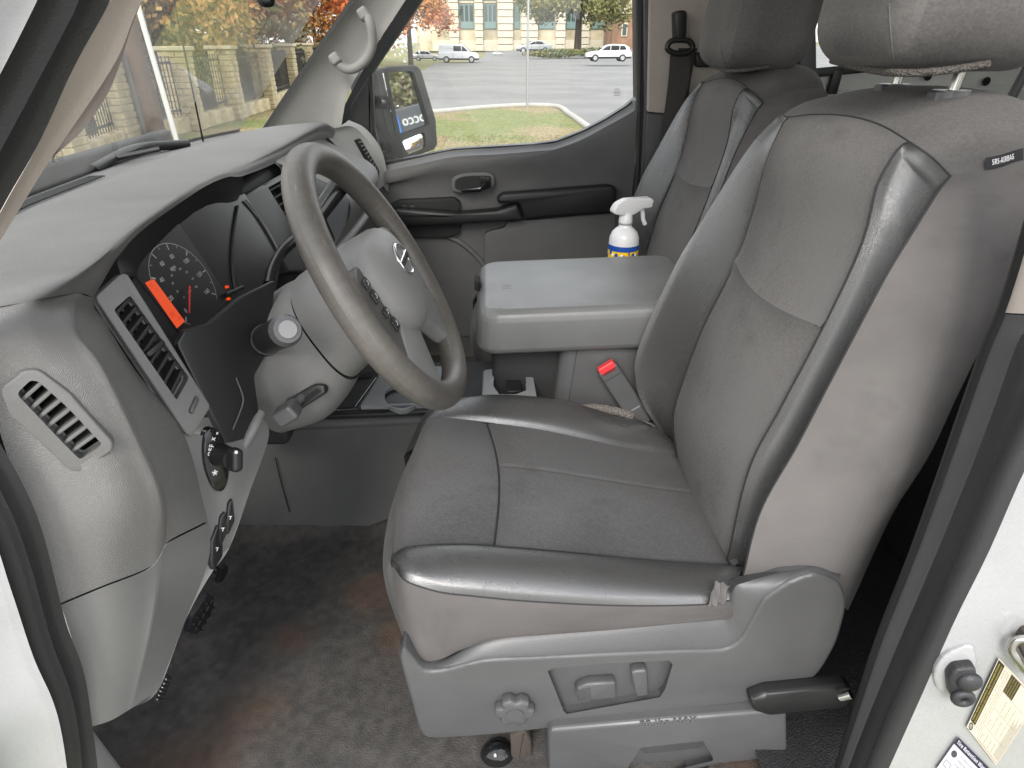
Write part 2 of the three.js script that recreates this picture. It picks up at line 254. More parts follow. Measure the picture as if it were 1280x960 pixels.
// ---------- van body ----------
const van = thing('van_body', 'white van body seen through its open driver doorway, pillars, roof, floor and windscreen', 'van');
T.carpetMap = tex(1024, (u, v) => { // one metre square of worn floor, light wear, dark damp and rust spots where they lie
  const n = fbm(u * 9, v * 9, 9, 5, 91), f = fbm(u * 70, v * 70, 70, 2, 92); let k = 0.262 + 0.07 * (n - 0.5) + 0.10 * (f - 0.5); let c = [k * 1.05, k * 1.01, k * 0.965];
  const X = -1 + u * 1.0, Z = -1 + v * 1.0;
  const spot = (x, z, r, s) => Math.max(0, 1 - Math.hypot(X - x, Z - z) / r) * (0.35 + 1.3 * fbm(u * 14, v * 14, 14, 3, s));
  const dark = 0.32 * Math.min(0.8, spot(-0.36, -0.55, 0.22, 1) + spot(-0.2, -0.62, 0.16, 2) + 0.6 * spot(-0.5, -0.7, 0.2, 3)), rust = 0.7 * Math.min(0.5, 0.9 * spot(-0.53, -0.20, 0.13, 4) + spot(-0.27, -0.62, 0.08, 5) + 0.7 * spot(-0.20, -0.5, 0.07, 6) + 0.5 * spot(-0.42, -0.5, 0.06, 7) + 0.5 * spot(-0.45, -0.33, 0.1, 8));
  c = c.map((q, i) => q * (1 - 0.55 * dark)); return [c[0] * (1 - rust) + rust * 0.40, c[1] * (1 - rust) + rust * 0.27, c[2] * (1 - rust) + rust * 0.19];
}, 1, true);
M.carpet = M_(1, { roughness: 1, map: T.carpetMap, bumpMap: T.carpet, bumpScale: 0.0018 });
M.sill = M_([0.2, 0.2, 0.19], { roughness: 0.6, bumpMap: T.fine, bumpScale: 0.0002, map: T.scuff });
const FLOOR = 0.62;
{
  const fl = (x, z) => { let y = FLOOR + 0.014 * (fbm(x * 5 + 40, z * 5 + 40, 997, 3, 5) - 0.5) + 0.006 * (fbm(x * 26 + 90, z * 26 + 90, 997, 2, 6) - 0.5); if (x < -0.62) y += Math.pow((-0.62 - x) / 0.4, 1.6) * 0.35; if (z < -0.8 && x < 0.1) y += 0.03 * Math.min(1, (-0.8 - z) / 0.06); return y; };
  part('floor_carpet', gridGeo((s, t) => { const x = -1.1 + 2.1 * s, z = -0.09 - 1.67 * t; return V(x, fl(x, z), z); }, 130, 110, p => [p.x, p.z]), M.carpet, van, 'worn grey floor carpet with dark and rusty stains');
  // sill beside the carpet and the corner of carpet turned up over it
  part('sill_trim', slab([[-1.0, 0.5], [0.6, 0.5], [0.6, 0.645], [-1.0, 0.645]], -0.13, -0.03, 0.008, 0.01), M.sill, van);
  part('door_sill', slab([[-1.3, 0.3], [1.2, 0.3], [1.2, 0.6], [-1.3, 0.6]], -0.03, 0.04, 0.01), M.white, van);
  part('kick_trim', slab([[-0.72, 0.6], [-0.485, 0.6], [-0.5, 0.75], [-0.53, 0.95], [-0.72, 0.95]], -0.12, -0.075, 0.008, 0.02), M.sill, van);
  part('firewall', rbox(0.04, 1.1, 1.7, 0.01, -1.02, 0.9, -0.925), M.blackSoft, van);
  part('cargo_floor', rbox(3.6, 0.05, 1.7, 0.01, 2.75, 0.605, -0.925), M.blackSoft, van);
  // roof, sides and rear doors close the body
  part('roof_panel', rbox(4.6, 0.04, 1.9, 0.02, 1.98, 2.2, -0.925), M.white, van);
  part('headliner', rbox(4.4, 0.03, 1.66, 0.01, 1.95, 2.13, -0.925), M.headliner, van);
  for (const z of [-0.5, -1.35]) { const rd = part('unseen_rear_door', slab([[-0.42, 0.55], [0.42, 0.55], [0.42, 2.18], [-0.42, 2.18]], -0.03, 0.03, 0.01, 0.02, [[[-0.3, 1.45], [0.3, 1.45], [0.3, 2.0], [-0.3, 2.0]]]).applyMatrix4(new THREE.Matrix4().makeRotationY(Math.PI / 2).setPosition(4.28, 0, z)), M.cargo, van); part('pane', new THREE.PlaneGeometry(0.62, 0.57).rotateY(Math.PI / 2).translate(4.28, 1.725, z), M.glass, rd); }  // out of view; window openings let light into the cargo space
  part('side_panel', slab([[0.66, 0.4], [4.25, 0.4], [4.25, 2.18], [0.66, 2.18]], -0.12, -0.03, 0.01, 0, [[[0.78, 1.62], [1.95, 1.7], [1.95, 2.02], [0.78, 2.02]]]), M.cargo, van);  // unseen side; its opening lets more light into the cargo space
  part('side_panel', slab([[0.66, 0.4], [4.25, 0.4], [4.25, 2.18], [0.66, 2.18]], -1.82, -1.74, 0.006, 0, [[[0.86, 1.60], [1.9, 1.69], [1.95, 2.02], [0.86, 2.02]]]), M.cargo, van);
  const sf = part('side_window', slab([[0.86, 1.585], [1.97, 1.68], [1.97, 2.03], [0.86, 2.03]], -1.738, -1.722, 0.004, 0.03, [[[0.89, 1.613], [1.94, 1.705], [1.94, 2.0], [0.89, 2.0]]]), M.black, van, 'black framed cargo side window');
  part('pane', new THREE.PlaneGeometry(1.1, 0.42).translate(1.42, 1.83, -1.78), M.glass, sf);
  part('window_post', slab([[1.055, 1.55], [1.085, 1.55], [1.09, 1.62], [1.06, 1.62]], -1.738, -1.72, 0.003), M.black, van);
  part('cargo_rib', slab([[0.95, 1.50], [2.6, 1.55], [2.6, 1.605], [0.95, 1.555]], -1.742, -1.728, 0.004, 0.01), M.cargo, van);
  for (const [x, y] of [[1.02, 1.53], [1.36, 1.6], [1.55, 1.585]]) part('panel_hole', new THREE.CircleGeometry(0.013, 20).translate(x, y, -1.7235), M.hole, van);
  part('cargo_strut', between(at(1252, 146, -1.2), at(1300, 52, -1.2), 0.011), M.trim, van);
  part('cargo_pillar', slab(xy([[1000, -20], [1018, -20], [1020, 120], [996, 130]], -1.7), -1.74, -1.69, 0.006, 0.01), M.trim, van);
  part('bonnet', gridGeo((s, t) => V(-0.95 - 1.0 * s, 1.36 - 0.10 * s * s + 0.02 * Math.cos((t - 0.5) * 3), 0.02 - 1.89 * t), 12, 16), M.white, van);
  for (const [a, b] of [[-0.06, 0.0], [-1.86, -1.79]]) part('fender', slab([[-2.0, .35], [-.78, .35], [-.74, 1.0], [-.66, 1.40], [-1.0, 1.345], [-2.0, 1.25]], a, b, .012, .05), M.white, van);
  part('nose_panel', rbox(.08, .95, 1.84, .03, -2.0, .78, -.93), M.white, van); part('engine_cover', rbox(.95, .5, 1.6, .03, -1.5, .85, -.93), M.blackSoft, van);
  part('sill_panel', slab([[-1.3, 0.3], [0.66, 0.3], [0.66, 0.62], [-1.3, 0.62]], -1.86, -1.76, 0.01), M.white, van);
}
// windscreen with its dark rim; glass made slightly milky for dust and veiling glare
const Wb = [[-0.56, 1.455, -0.1], [-0.66, 1.452, -0.25], [-0.74, 1.449, -0.4], [-0.80, 1.446, -0.55], [-0.845, 1.443, -0.7], [-0.865, 1.44, -0.85], [-0.873, 1.44, -1.0], [-0.885, 1.44, -1.25], [-0.86, 1.44, -1.55], [-0.765, 1.45, -1.72]];
{
  const lo = C3(Wb.map(a => [a[0] - 0.02, a[1] - 0.02, a[2]])), up = C3(Wb.map(a => [a[0] + 0.56, a[1] + 0.66, a[2]]));
  M.screen = M_(1, { color: col(0.95, 0.96, 0.93), roughness: 0.03, transmission: 0.69, thickness: 0 });
  part('windscreen', band(lo, up, { nu: 12, nv: 30 }), M.screen, van);
  const e0 = C3(Wb.map(a => [a[0] - 0.012, a[1] - 0.012, a[2]])), e1 = C3(Wb.map(a => [a[0] + 0.002, a[1] + 0.008, a[2]]));
  part('windscreen_seal', band(e0, e1, { nu: 3, nv: 40 }), M.rubber, van);
  part('wiper', [tube([onY(150, 212, 1.445), onY(200, 186, 1.46), onY(262, 180, 1.45)].map(p => p.add(V(-0.06, 0.0, 0))), 0.012, 20, 8), tube([onY(165, 200, 1.45), onY(232, 186, 1.47)].map(p => p.add(V(-0.06, 0.0, 0))), 0.006, 10, 8)], M.black, van);
  // rear view mirror foot, its lower edge just in the frame
  part('rear_view_mirror', rbox(0.03, 0.07, 0.22, 0.012).applyMatrix4(new THREE.Matrix4().makeRotationY(0.2).setPosition(at(336, -16, -0.92))), M.gloss, van);
}
// far front pillar, passenger side
{
  const a = C([[326, 163, -1.66], [380, 82, -1.67], [437, 0, -1.68], [485, -70, -1.68]]), a2 = C([[332, 162, -1.66], [386, 82, -1.67], [443, 0, -1.68], [491, -70, -1.68]]);
  part('windscreen_seal', band(a, a2, { nu: 2, nv: 20 }), M.black, van);
  const b = C([[425, 166, -1.735], [440, 106, -1.735], [507, 0, -1.735], [552, -70, -1.735]]);
  const pil = part('front_pillar_trim', band(a2, b, { nu: 14, nv: 30, h: 0.022 }), M.pale, van, 'pale front pillar trim with a grab handle, beyond the windscreen');
  const P = plane3(at(440, 106, -1.72), at(507, 0, -1.72), at(390, 82, -1.66)); P.p.addScaledVector(P.n, 0.018);
  const gh = [[413, 72], [432, 81], [450, 70], [460, 48], [458, 22], [453, 12]].map((q, i) => onPlane(q[0], q[1], P.p, P.n).addScaledVector(P.n, [0.006, 0.035, 0.045, 0.045, 0.035, 0.006][i]));
  const h = part('grab_handle', tube(gh, 0.0135, 40, 12), M.grip, van);
  for (const [x, y] of [[420, 75], [455, 19]]) { const q = onPlane(x, y, P.p, P.n); part('end_cap', rbox(0.03, 0.045, 0.03, 0.008).applyMatrix4(basis(q, V(0.55, -0.85, 0.1), P.n).multiply(new THREE.Matrix4().makeTranslation(0, 0.012, 0))), M.grip, h); }
}
const grown = (l, d) => C([...d.map(q => [l[0][0] + q[0], l[0][1] + q[1], l[0][2]]), ...l]); // carries a pillar on past the frame
// near front pillar: beige trim, its swollen airbag cover, the black door seal and the white jamb
{
  const k0 = grown([[190, -20, -0.13], [168, 20, -0.13], [140, 85, -0.13], [64, 198, -0.13], [30, 252, -0.13], [-20, 335, -0.13]], [[175, -270], [80, -122]]);
  const k1 = grown([[150, -18, -0.075], [128, 18, -0.075], [92, 85, -0.075], [48, 180, -0.075], [10, 248, -0.075], [-40, 340, -0.075]], [[175, -270], [80, -122]]);
  part('front_pillar_trim', band(k0, k1, { nu: 12, nv: 40, h: 0.006 }), M.beige, van, 'beige front pillar trim beside the open doorway');
  const b0 = C([[186, -20, -0.135], [166, 30, -0.15], [150, 80, -0.165], [134, 118, -0.165], [104, 162, -0.15], [62, 200, -0.132]]);
  const b1 = C([[178, -20, -0.134], [152, 40, -0.134], [131, 85, -0.134], [115, 115, -0.134], [92, 155, -0.134], [62, 200, -0.134]]);
  part('pillar_pad', band(b0, b1, { nu: 10, nv: 30, h: 0.004 }), M.beigeDark, van, 'darker rounded pad along the near front pillar trim');
  const s0 = grown([[152, -25, -0.07], [128, 20, -0.07], [92, 85, -0.07], [48, 180, -0.07], [8, 250, -0.07], [-40, 340, -0.07]], [[175, -270], [80, -122]]);
  const s1 = grown([[112, -25, -0.03], [90, 20, -0.03], [56, 85, -0.03], [16, 160, -0.03], [-20, 225, -0.03], [-70, 310, -0.03]], [[175, -270], [80, -122]]);
  const s2 = grown([[60, -25, 0.0], [42, 10, 0.0], [14, 66, 0.0], [-20, 130, 0.0], [-60, 200, 0.0], [-110, 290, 0.0]], [[175, -270], [80, -122]]);
  part('door_seal', [band(s0, s1, { nu: 10, nv: 40, h: 0.009, sgn: 1 }), band(s1, s2, { nu: 10, nv: 40, h: 0.009, sgn: 1 })], M.rubber, van);
  const w = grown([[-60, -25, 0.03], [-70, 10, 0.03], [-90, 66, 0.03], [-110, 130, 0.03], [-140, 200, 0.03], [-180, 290, 0.03]], [[175, -270], [80, -122]]);
  part('door_jamb', band(s2, w, { nu: 6, nv: 20, h: 0.01 }), M.white, van);
  // lower run of the seal and the jamb below it
  const l0 = C([[-44, 338, -.07], [-58, 415, -.065], [-30, 500, -0.055], [27, 602, -0.055], [55, 671, -0.055], [82, 777, -0.055], [105, 841, -0.055], [116, 910, -0.055], [124, 975, -0.055]]);
  const lm = C([[-72, 308, -.03], [-98, 410, -.03], [-60, 510, -0.03], [5, 622, -0.03], [36, 700, -0.03], [64, 800, -0.03], [88, 865, -0.03], [99, 920, -0.03], [104, 980, -0.03]]);
  const l1 = C([[-112, 288, 0], [-150, 410, -.005], [-100, 520, -0.01], [-18, 650, -0.01], [14, 738, -0.01], [42, 822, -0.01], [66, 876, -0.01], [78, 922, -0.01], [87, 985, -0.01]]);
  part('door_seal', [band(l0, lm, { nu: 8, nv: 50, h: 0.007 }), band(lm, l1, { nu: 8, nv: 50, h: 0.009 })], M.rubber, van);
  const l2 = C([[-182, 288, .03], [-330, 420, .03], [-300, 560, 0.03], [-190, 700, 0.03], [-120, 800, 0.03], [-80, 880, 0.03], [-40, 930, 0.03], [-20, 970, 0.03], [10, 1040, 0.03]]);
  part('door_jamb', band(l1, l2, { nu: 12, nv: 40, h: 0.014 }), M.white, van, 'white painted front door jamb');
}
// near rear pillar: grey trim, seal, white jamb with striker, stop and two labels
let jambB;
{
  const a = grown([[1330, 110, -0.15], [1290, 250, -0.15], [1253, 373, -0.15], [1227, 437, -0.15], [1200, 513, -0.15], [1173, 590, -0.15], [1135, 697, -0.145], [1097, 793, -0.14], [1066, 890, -0.135], [1036, 985, -0.13]], [[95, -360], [45, -165]]);
  const a1 = grown([[1338, 120, -0.135], [1298, 258, -0.135], [1261, 381, -0.135], [1235, 445, -0.135], [1208, 521, -0.135], [1181, 598, -0.135], [1142, 703, -0.13], [1104, 798, -0.125], [1072, 893, -0.12], [1042, 987, -0.118]], [[95, -360], [45, -165]]);
  const b = grown([[1390, 120, -0.10], [1345, 262, -0.10], [1300, 385, -0.10], [1275, 430, -0.10], [1250, 500, -0.10], [1222, 575, -0.10], [1177, 685, -0.10], [1127, 802, -0.10], [1085, 905, -0.10], [1052, 990, -0.10]], [[95, -360], [45, -165]]);
  part('rear_pillar_edge', band(a, a1, { nu: 4, nv: 40, h: 0.004 }), M.black, van);
  const split = 0.374, up = part('rear_pillar_trim', band(a1, b, { nu: 10, nv: 16, h: 0.006, t1: () => split }), M.beige, van, 'beige upper trim of the rear door pillar');
  part('rear_pillar_trim', band(a1, b, { nu: 10, nv: 60, h: 0.004, t0: () => split + 0.002 }), M.trim, van, 'dark grey lower trim of the rear door pillar');
  const c = grown([[1420, 135, -0.06], [1375, 280, -0.06], [1325, 405, -0.06], [1297, 460, -0.06], [1270, 528, -0.06], [1240, 600, -0.06], [1195, 705, -0.06], [1147, 815, -0.06], [1102, 910, -0.06], [1068, 995, -0.06]], [[95, -360], [45, -165]]);
  const d = grown([[1465, 160, -0.035], [1415, 310, -0.035], [1362, 435, -0.035], [1335, 490, -0.035], [1308, 545, -0.035], [1280, 590, -0.035], [1236, 690, -0.035], [1193, 777, -0.035], [1150, 874, -0.035], [1100, 985, -0.035]], [[95, -360], [45, -165]]);
  part('door_seal', [band(b, c, { nu: 8, nv: 60, h: 0.007 }), band(c, d, { nu: 8, nv: 60, h: 0.011 })], M.rubber, van, 'black rubber seal along the rear door pillar');
  const e = grown([[1640, 160, -0.03], [1590, 310, -0.03], [1545, 435, -0.03], [1520, 490, -0.03], [1500, 545, -0.03], [1475, 600, -0.03], [1440, 700, -0.03], [1400, 790, -0.03], [1370, 890, -0.03], [1330, 1010, -0.03]], [[95, -360], [45, -165]]);
  jambB = part('door_jamb', band(d, e, { nu: 14, nv: 40, h: (s, t) => 0.010 * Math.pow(Math.max(0, 4 * s * (1 - s)), 0.7) }), M.white, van, 'white painted rear door jamb with striker and labels');
}
{
  const o = hit(1190, 845, jambB), P = { p: o.p, n: o.n };
  const pad = part('stop_base', plate([[1164, 838], [1178, 815], [1215, 800], [1222, 830], [1205, 868], [1170, 862]], P, -0.004, 0.004, 0.003, 0.012), M.white, van);
  const st = part('bump_stop', plate([[1178, 832], [1186, 822], [1211, 819], [1213, 828], [1205, 846], [1196, 862], [1180, 856]], P, 0.003, 0.016, 0.003, 0.005), M.rubber, van, 'black rubber door stop');
  const q = local([[1203, 836], [1194, 854]], P);
  part('buffer', [new THREE.SphereGeometry(0.0125, 24, 16).scale(1, 1, 0.6).translate(q.l[0][0], q.l[0][1], 0.016), new THREE.TorusGeometry(0.0075, 0.0048, 12, 28).translate(q.l[1][0], q.l[1][1], 0.018)].map(g => boxUV(g).applyMatrix4(q.m)), M.rubber, st);
  const r = hit(1268, 800, jambB), R = { p: r.p, n: r.n }, L = local([[1255, 797], [1258, 806], [1272, 824], [1290, 832], [1290, 792], [1275, 783], [1262, 787]], R);
  const sk = part('door_striker', tube(L.l.map((c, i) => V(c[0], c[1], [0.013, 0.016, 0.016, 0.016, 0.016, 0.016, 0.013][i]).applyMatrix4(L.m)), 0.0042, 60, 10, true), M.steel, van, 'bare steel loop of the door striker');
  part('striker_base', plate([[1266, 795], [1276, 780], [1300, 780], [1300, 830], [1280, 824]], R, 0.0005, 0.009, 0.002, 0.006), M.rust, sk);
  const lp = hit(1252, 880, jambB), LP = { p: lp.p, n: lp.n };
  const lab = canvasTex(600, 860, (c, w, h) => {
    c.fillStyle = '#e6dfca'; c.fillRect(0, 0, w, h); c.fillStyle = '#2a251c'; c.fillRect(70, 12, 520, 120); c.fillStyle = '#c9b24a'; c.font = 'bold 34px sans-serif'; c.fillText('TIRE AND LOADING INFORMATION', 84, 62, 490); c.font = 'bold 30px sans-serif'; c.fillText('RENSEIGNEMENTS SUR LES PNEUS ET LE CHARGEMENT', 84, 112, 490);
    c.fillStyle = '#23201b'; c.beginPath(); c.ellipse(36, 70, 30, 48, 0, 0, 7); c.fill(); c.fillStyle = '#e6dfca'; c.beginPath(); c.ellipse(36, 70, 19, 32, 0, 0, 7); c.fill(); c.fillStyle = '#23201b'; for (let i = 0; i < 6; i++) { c.beginPath(); c.ellipse(36 + 11 * Math.cos(i), 70 + 19 * Math.sin(i), 5, 8, 0, 0, 7); c.fill(); }
    c.fillStyle = '#5d574b'; c.font = '26px sans-serif'; c.fillText('SEATING CAPACITY  TOTAL 2   FRONT 2   REAR 0', 60, 180, 510); c.fillText('The combined weight of occupants and cargo should never exceed', 60, 222, 510); c.fillText('Le poids total des occupants et du chargement ne doit jamais', 60, 256, 510);
    c.strokeStyle = '#8a3d2c'; c.lineWidth = 4; c.strokeRect(14, 285, 572, 560); c.strokeStyle = '#5d574b'; c.lineWidth = 2; for (const y of [380, 480, 580, 680]) { c.beginPath(); c.moveTo(14, y); c.lineTo(440, y); c.stroke(); } for (const x of [140, 300, 440]) { c.beginPath(); c.moveTo(x, 285); c.lineTo(x, 780); c.stroke(); }
    c.font = '30px sans-serif'; c.fillText('TIRE', 30, 345); c.fillText('SIZE', 160, 345); ['FRONT', 'REAR', 'SPARE'].forEach((s, i) => { c.fillText(s, 26, 440 + 100 * i, 108); c.fillText('LT245/70R17', 148, 440 + 100 * i, 148); c.fillText(['350 kPa', '550 kPa', '550 kPa'][i], 308, 440 + 100 * i, 126); });
    c.fillStyle = '#2a251c'; c.fillRect(445, 290, 138, 200); c.fillStyle = '#c9b24a'; c.font = 'bold 22px sans-serif'; ['SEE OWNER', 'MANUAL FOR', 'ADDITIONAL', 'INFORMATION'].forEach((s, i) => c.fillText(s, 450, 330 + 44 * i, 128)); c.fillStyle = '#5d574b'; for (let y = 700; y < 830; y += 16) c.fillRect(30, y, 380 - (y * 7) % 90, 5);
  });
  part('tyre_label', quadOn(LP, [[1206, 905], [1246, 819], [1296, 872], [1243, 953]], 0.0035), M_(0.55, { map: lab, roughness: 0.4 }), van, 'yellow and cream tyre and loading label');
  const lab2 = canvasTex(500, 400, (c, w, h) => { c.fillStyle = '#dcdde3'; c.fillRect(0, 0, w, h); c.fillStyle = '#2b2b45'; c.fillRect(0, 0, w, 78); c.fillStyle = '#e8e8f0'; c.font = 'bold 52px sans-serif'; c.fillText('Tire Retention Warning', 16, 56, 470); c.fillStyle = '#4a4a58'; c.font = '30px sans-serif'; ['To reduce the risk of injury', 'check the wheel nuts after', 'a new tire has been fitted', 'and again at the next service'].forEach((s, i) => c.fillText(s, 130, 130 + 48 * i, 350)); c.beginPath(); c.arc(62, 150, 34, 0, 7); c.fill(); c.strokeStyle = '#4a4a58'; c.lineWidth = 5; c.strokeRect(28, 250, 80, 60); });
  part('warning_label', quadOn(LP, [[1196, 918], [1240, 962], [1204, 1000], [1168, 958]], 0.0035), M_(0.6, { map: lab2, roughness: 0.4 }), van, 'white warning label with a dark blue heading');
}

// ---------- dashboard ----------
M.outlet = M_([0.145, 0.143, 0.138], { roughness: 0.55, bumpMap: T.fine, bumpScale: 0.0001, map: T.scuff });
const dash = thing('dashboard', 'grey grained dashboard with air vents, instrument cluster and light switch', 'dashboard');
{
  const H = C([[117, 372, -.25], [149, 319, -.30], [180, 286, -.38], [230, 250, -.5], [260, 231, -.57], [285, 221, -.64], [306, 219, -.70], [350, 201, -1.0], [400, 176, -1.5], [424, 186, -1.64]]);
  const Pc = C([[30, 378, -.125], [95, 335, -.225], [130, 303, -.315], [185, 262, -.455], [215, 243, -.545], [250, 224, -.63], [292, 205, -.79], [340, 181, -1.07], [396, 154, -1.5], [412, 157, -1.64]]);
  const W = C3(Wb), mid = new Curve(Wb.map((w, i) => V(...w).lerp(Pc.p[i], 0.55).add(V(0, 0.008, 0))));
  const ridge = new Curve(Wb.map((w, i) => V(...w).lerp(Pc.p[i], 0.2).add(V(0, -0.004, 0))));
  const Hh = new Curve(H.p.map((p, i) => p.clone().lerp(Pc.p[i], .35).add(V(.006, .006, 0))));
  part('top_pad', [loft([W, ridge, mid, Pc, Hh, H], { nu: 56, nv: 110 })], M.dash, dash, 'grained top pad below the windscreen');
  // demister grille along the windscreen
  const gr = [];
  for (let i = 0; i < 70; i++) { const t = 0.18 + 0.5 * i / 70, a = ridge.at(t), b = W.at(t).lerp(a, 0.45); gr.push(between(a.clone().add(V(0, 0.004, 0)), b.add(V(0, 0.004, 0)), 0.0016, 0.0016, 5)); }
  part('demister_grille', gr.map(g => boxUV(g)), M.blackSoft, dash);
  // end of the dashboard beside the doorway
  const rows = [
    [[-20, 360, -.07], [30, 378, -.11], [78, 374, -.18], [117, 372, -.25]],
    [[-15, 430, -.07], [40, 420, -.09], [95, 412, -.125], [133, 405, -.25]],
    [[-5, 520, -.07], [70, 490, -.08], [128, 458, -.11], [172, 467, -.25]],
    [[20, 600, -.07], [110, 570, -.078], [172, 548, -.11], [227, 537, -.25]],
    [[45, 660, -.07], [135, 640, -.078], [203, 627, -.12], [252, 620, -.235]],
    [[65, 725, -.07], [130, 715, -.085], [200, 705, -.14], [262, 692, -.22]],
    [[90, 800, -.07], [140, 790, -.085], [190, 780, -.12], [232, 775, -.19]],
    [[116, 908, -.065], [140, 900, -.075], [165, 885, -.095], [198, 862, -.13]]];
  const padEdge = t => new Curve([W, ridge, mid, Pc, Hh, H].map(c => c.at(t))); rows[0] = [.44, .6, .8, 1].map(s => padEdge(0).at(s)); rows.unshift([.44, .6, .8, 1].map(s => padEdge(.12).at(s)));
  const base = [0, 1, 2, 3].map(k => C(rows.map(r => r[k]))), mixC = (a, b, k) => new Curve(a.p.map((p, i) => p.clone().lerp(b.p[i], i < 2 ? .5 : k)));
  const cols = [base[0], base[1], mixC(base[1], base[2], .8), base[2], mixC(base[2], base[3], .16), base[3]];
  // the upper cap and the kick panel below it meet in a slanting joint
  const joint = s => 0.803 - 0.125 * s;
  const open = [[19, 488], [37, 467], [52, 469], [90, 503], [134, 552], [128, 562], [100, 581], [74, 556]];
  const g = loft(cols, { nu: 110, nv: 170, t0: () => 1 / 8, t1: s => joint(s) }); cut(g, open);
  const end = part('end_cap', g, M.dash, dash, 'grained end of the dashboard with a slanted side demister outlet');
  const kick = part('knee_panel', loft(cols, { nu: 60, nv: 60, t0: s => joint(s) + 0.004 }), M.dashPlain, dash, 'smooth panel below the end of the dashboard');
  part('joint', loft(cols.map(c => new Curve(c.p.map(p => p.clone().add(V(-0.006, 0, -0.005))))), { nu: 30, nv: 3, t0: s => joint(s) - 0.01, t1: s => joint(s) + 0.014 }), M.hole, dash);
  const knee = part('lower_panel', loft([C([[227, 537, -.25], [240, 575, -.245], [252, 620, -.235], [262, 692, -.22]]), C([[255, 545, -.27], [265, 580, -.265], [270, 630, -.25], [268, 692, -.227]].map(a => a)), C([[285, 553, -.30], [296, 578, -.29], [290, 630, -.265], [276, 692, -.236]]), C([[326, 517, -.36], [336, 545, -.36], [312, 615, -.29], [287, 684, -.25]])], { nu: 40, nv: 50 }), M.dashPlain, dash, 'smooth lower panel with the light switch');
  const sil = [[326, 517, -.36], [336, 545, -.36], [312, 615, -.29], [287, 684, -.25], [262, 720, -.222], [232, 775, -.19], [198, 862, -.13], [165, 885, -.095], [116, 908, -.065]];
  const s0 = C(sil), s1 = new Curve(sil.map(a => at(...a).add(V(-0.10, 0.005, 0.012)))), s2 = new Curve(sil.map(a => at(...a).add(V(-0.3, 0.06, 0.0))));
  part('panel_return', [band(s0, s1, { nu: 6, nv: 50, h: -0.006 }), band(s1, s2, { nu: 4, nv: 50 })], M.dashPlain, dash);

  // slanted side outlet
  const a = hit(8, 500, end).p, b = hit(145, 557, end).p, c = hit(58, 566, end).p, d = hit(60, 464, end).p, VP = { p: a.clone().add(b).add(c).add(d).multiplyScalar(0.25), n: b.clone().sub(a).cross(d.clone().sub(c)).normalize() }; if (VP.n.z < 0) VP.n.negate(); VP.p.addScaledVector(VP.n, 0.004);
  const outer = [[1, 485], [30, 461], [48, 461], [88, 490], [142, 551], [141, 562], [102, 589], [86, 586], [60, 560], [12, 517]], inner = [[17, 490], [37, 471], [50, 472], [88, 506], [131, 552], [127, 558], [100, 576], [75, 551]];
  const sv = part('side_outlet', plate(outer, VP, -0.012, 0.003, 0.002, 0.006, [inner]), M.outlet, dash, 'slanted side demister outlet with seven slats');
  part('duct', [plate(inner, VP, -0.056, -0.052, 0), plate([[12, 490], [36, 466], [53, 467], [92, 504], [137, 551], [130, 563], [100, 582], [71, 553]], VP, -0.053, -0.010, 0, 0.006, [inner])], M.hole, sv);
  for (const [p, q] of [[[25, 503], [53, 478]], [[36, 514], [66, 488]], [[47, 524], [78, 499]], [[58, 535], [90, 510]], [[69, 545], [101, 521]], [[79, 556], [111, 532]], [[89, 566], [121, 543]]]) part('slat', bar(p, q, VP, 0.0035, -0.03, -0.001), M.outlet, sv);

  // vent panel beside the instruments
  const vp = plane3(at(117, 372, -.25), at(262, 508, -.285), at(236, 545, -.25)); vp.p.addScaledVector(vp.n, 0.002);
  const vop = [[137, 387], [161, 366], [237, 472], [219, 504]];
  const fp = part('face_vent', plate([[117, 372], [150, 342], [158, 343], [262, 508], [238, 546], [230, 541]], vp, -0.012, 0.0035, 0.002, 0.006, [vop]), M.dashPlain, dash, 'grey panel with a slatted face vent and thumb wheel');
  part('duct', plate([[133, 387], [161, 361], [241, 472], [219, 510]], vp, -0.045, -0.042, 0), M.hole, fp);
  const L = t => [137 + (219 - 137) * t, 387 + (504 - 387) * t], Rr = t => [161 + (237 - 161) * t, 366 + (472 - 366) * t];
  for (let i = 0; i < 9; i++) { const t = 0.07 + 0.107 * i; part('slat', bar(L(t), Rr(Math.max(0, t - 0.02)), vp, 0.004, -0.02, -0.001), M.blackSoft, fp); }
  for (let i = 1; i < 4; i++) { const k = i / 4, A = [137 + 24 * k, 387 - 21 * k], B = [219 + 18 * k, 504 - 32 * k]; part('vane', bar(A, B, vp, 0.003, -0.04, -0.022), M.trim, fp); }
  part('vent_tab', plate([[178, 442], [200, 424], [204, 430], [184, 447]], vp, -0.004, 0.008, 0.002, 0.004), M.black, fp);
  part('thumb_wheel', plate([[233, 514], [242, 494], [246, 499], [237, 518]], vp, 0.001, 0.008, 0.002, 0.003), M.trim, fp);

  // cluster: hood, lens, dial, display
  const lip = C([[150, 342, -.262], [149, 319, -.30], [180, 286, -.38], [230, 250, -.5], [260, 231, -.57], [285, 221, -.64], [305, 218, -.70]]);
  const inn = C([[171, 347, -.37], [180, 330, -.40], [206, 301, -.46], [242, 271, -.55], [268, 257, -.61], [292, 252, -.66], [304, 246, -.70]]);
  part('instrument_hood', band(lip, inn, { nu: 10, nv: 50, h: 0.002 }), M.black, dash);
  const cp = plane3(at(171, 347, -.37), at(349, 318, -.70), at(292, 253, -.66));
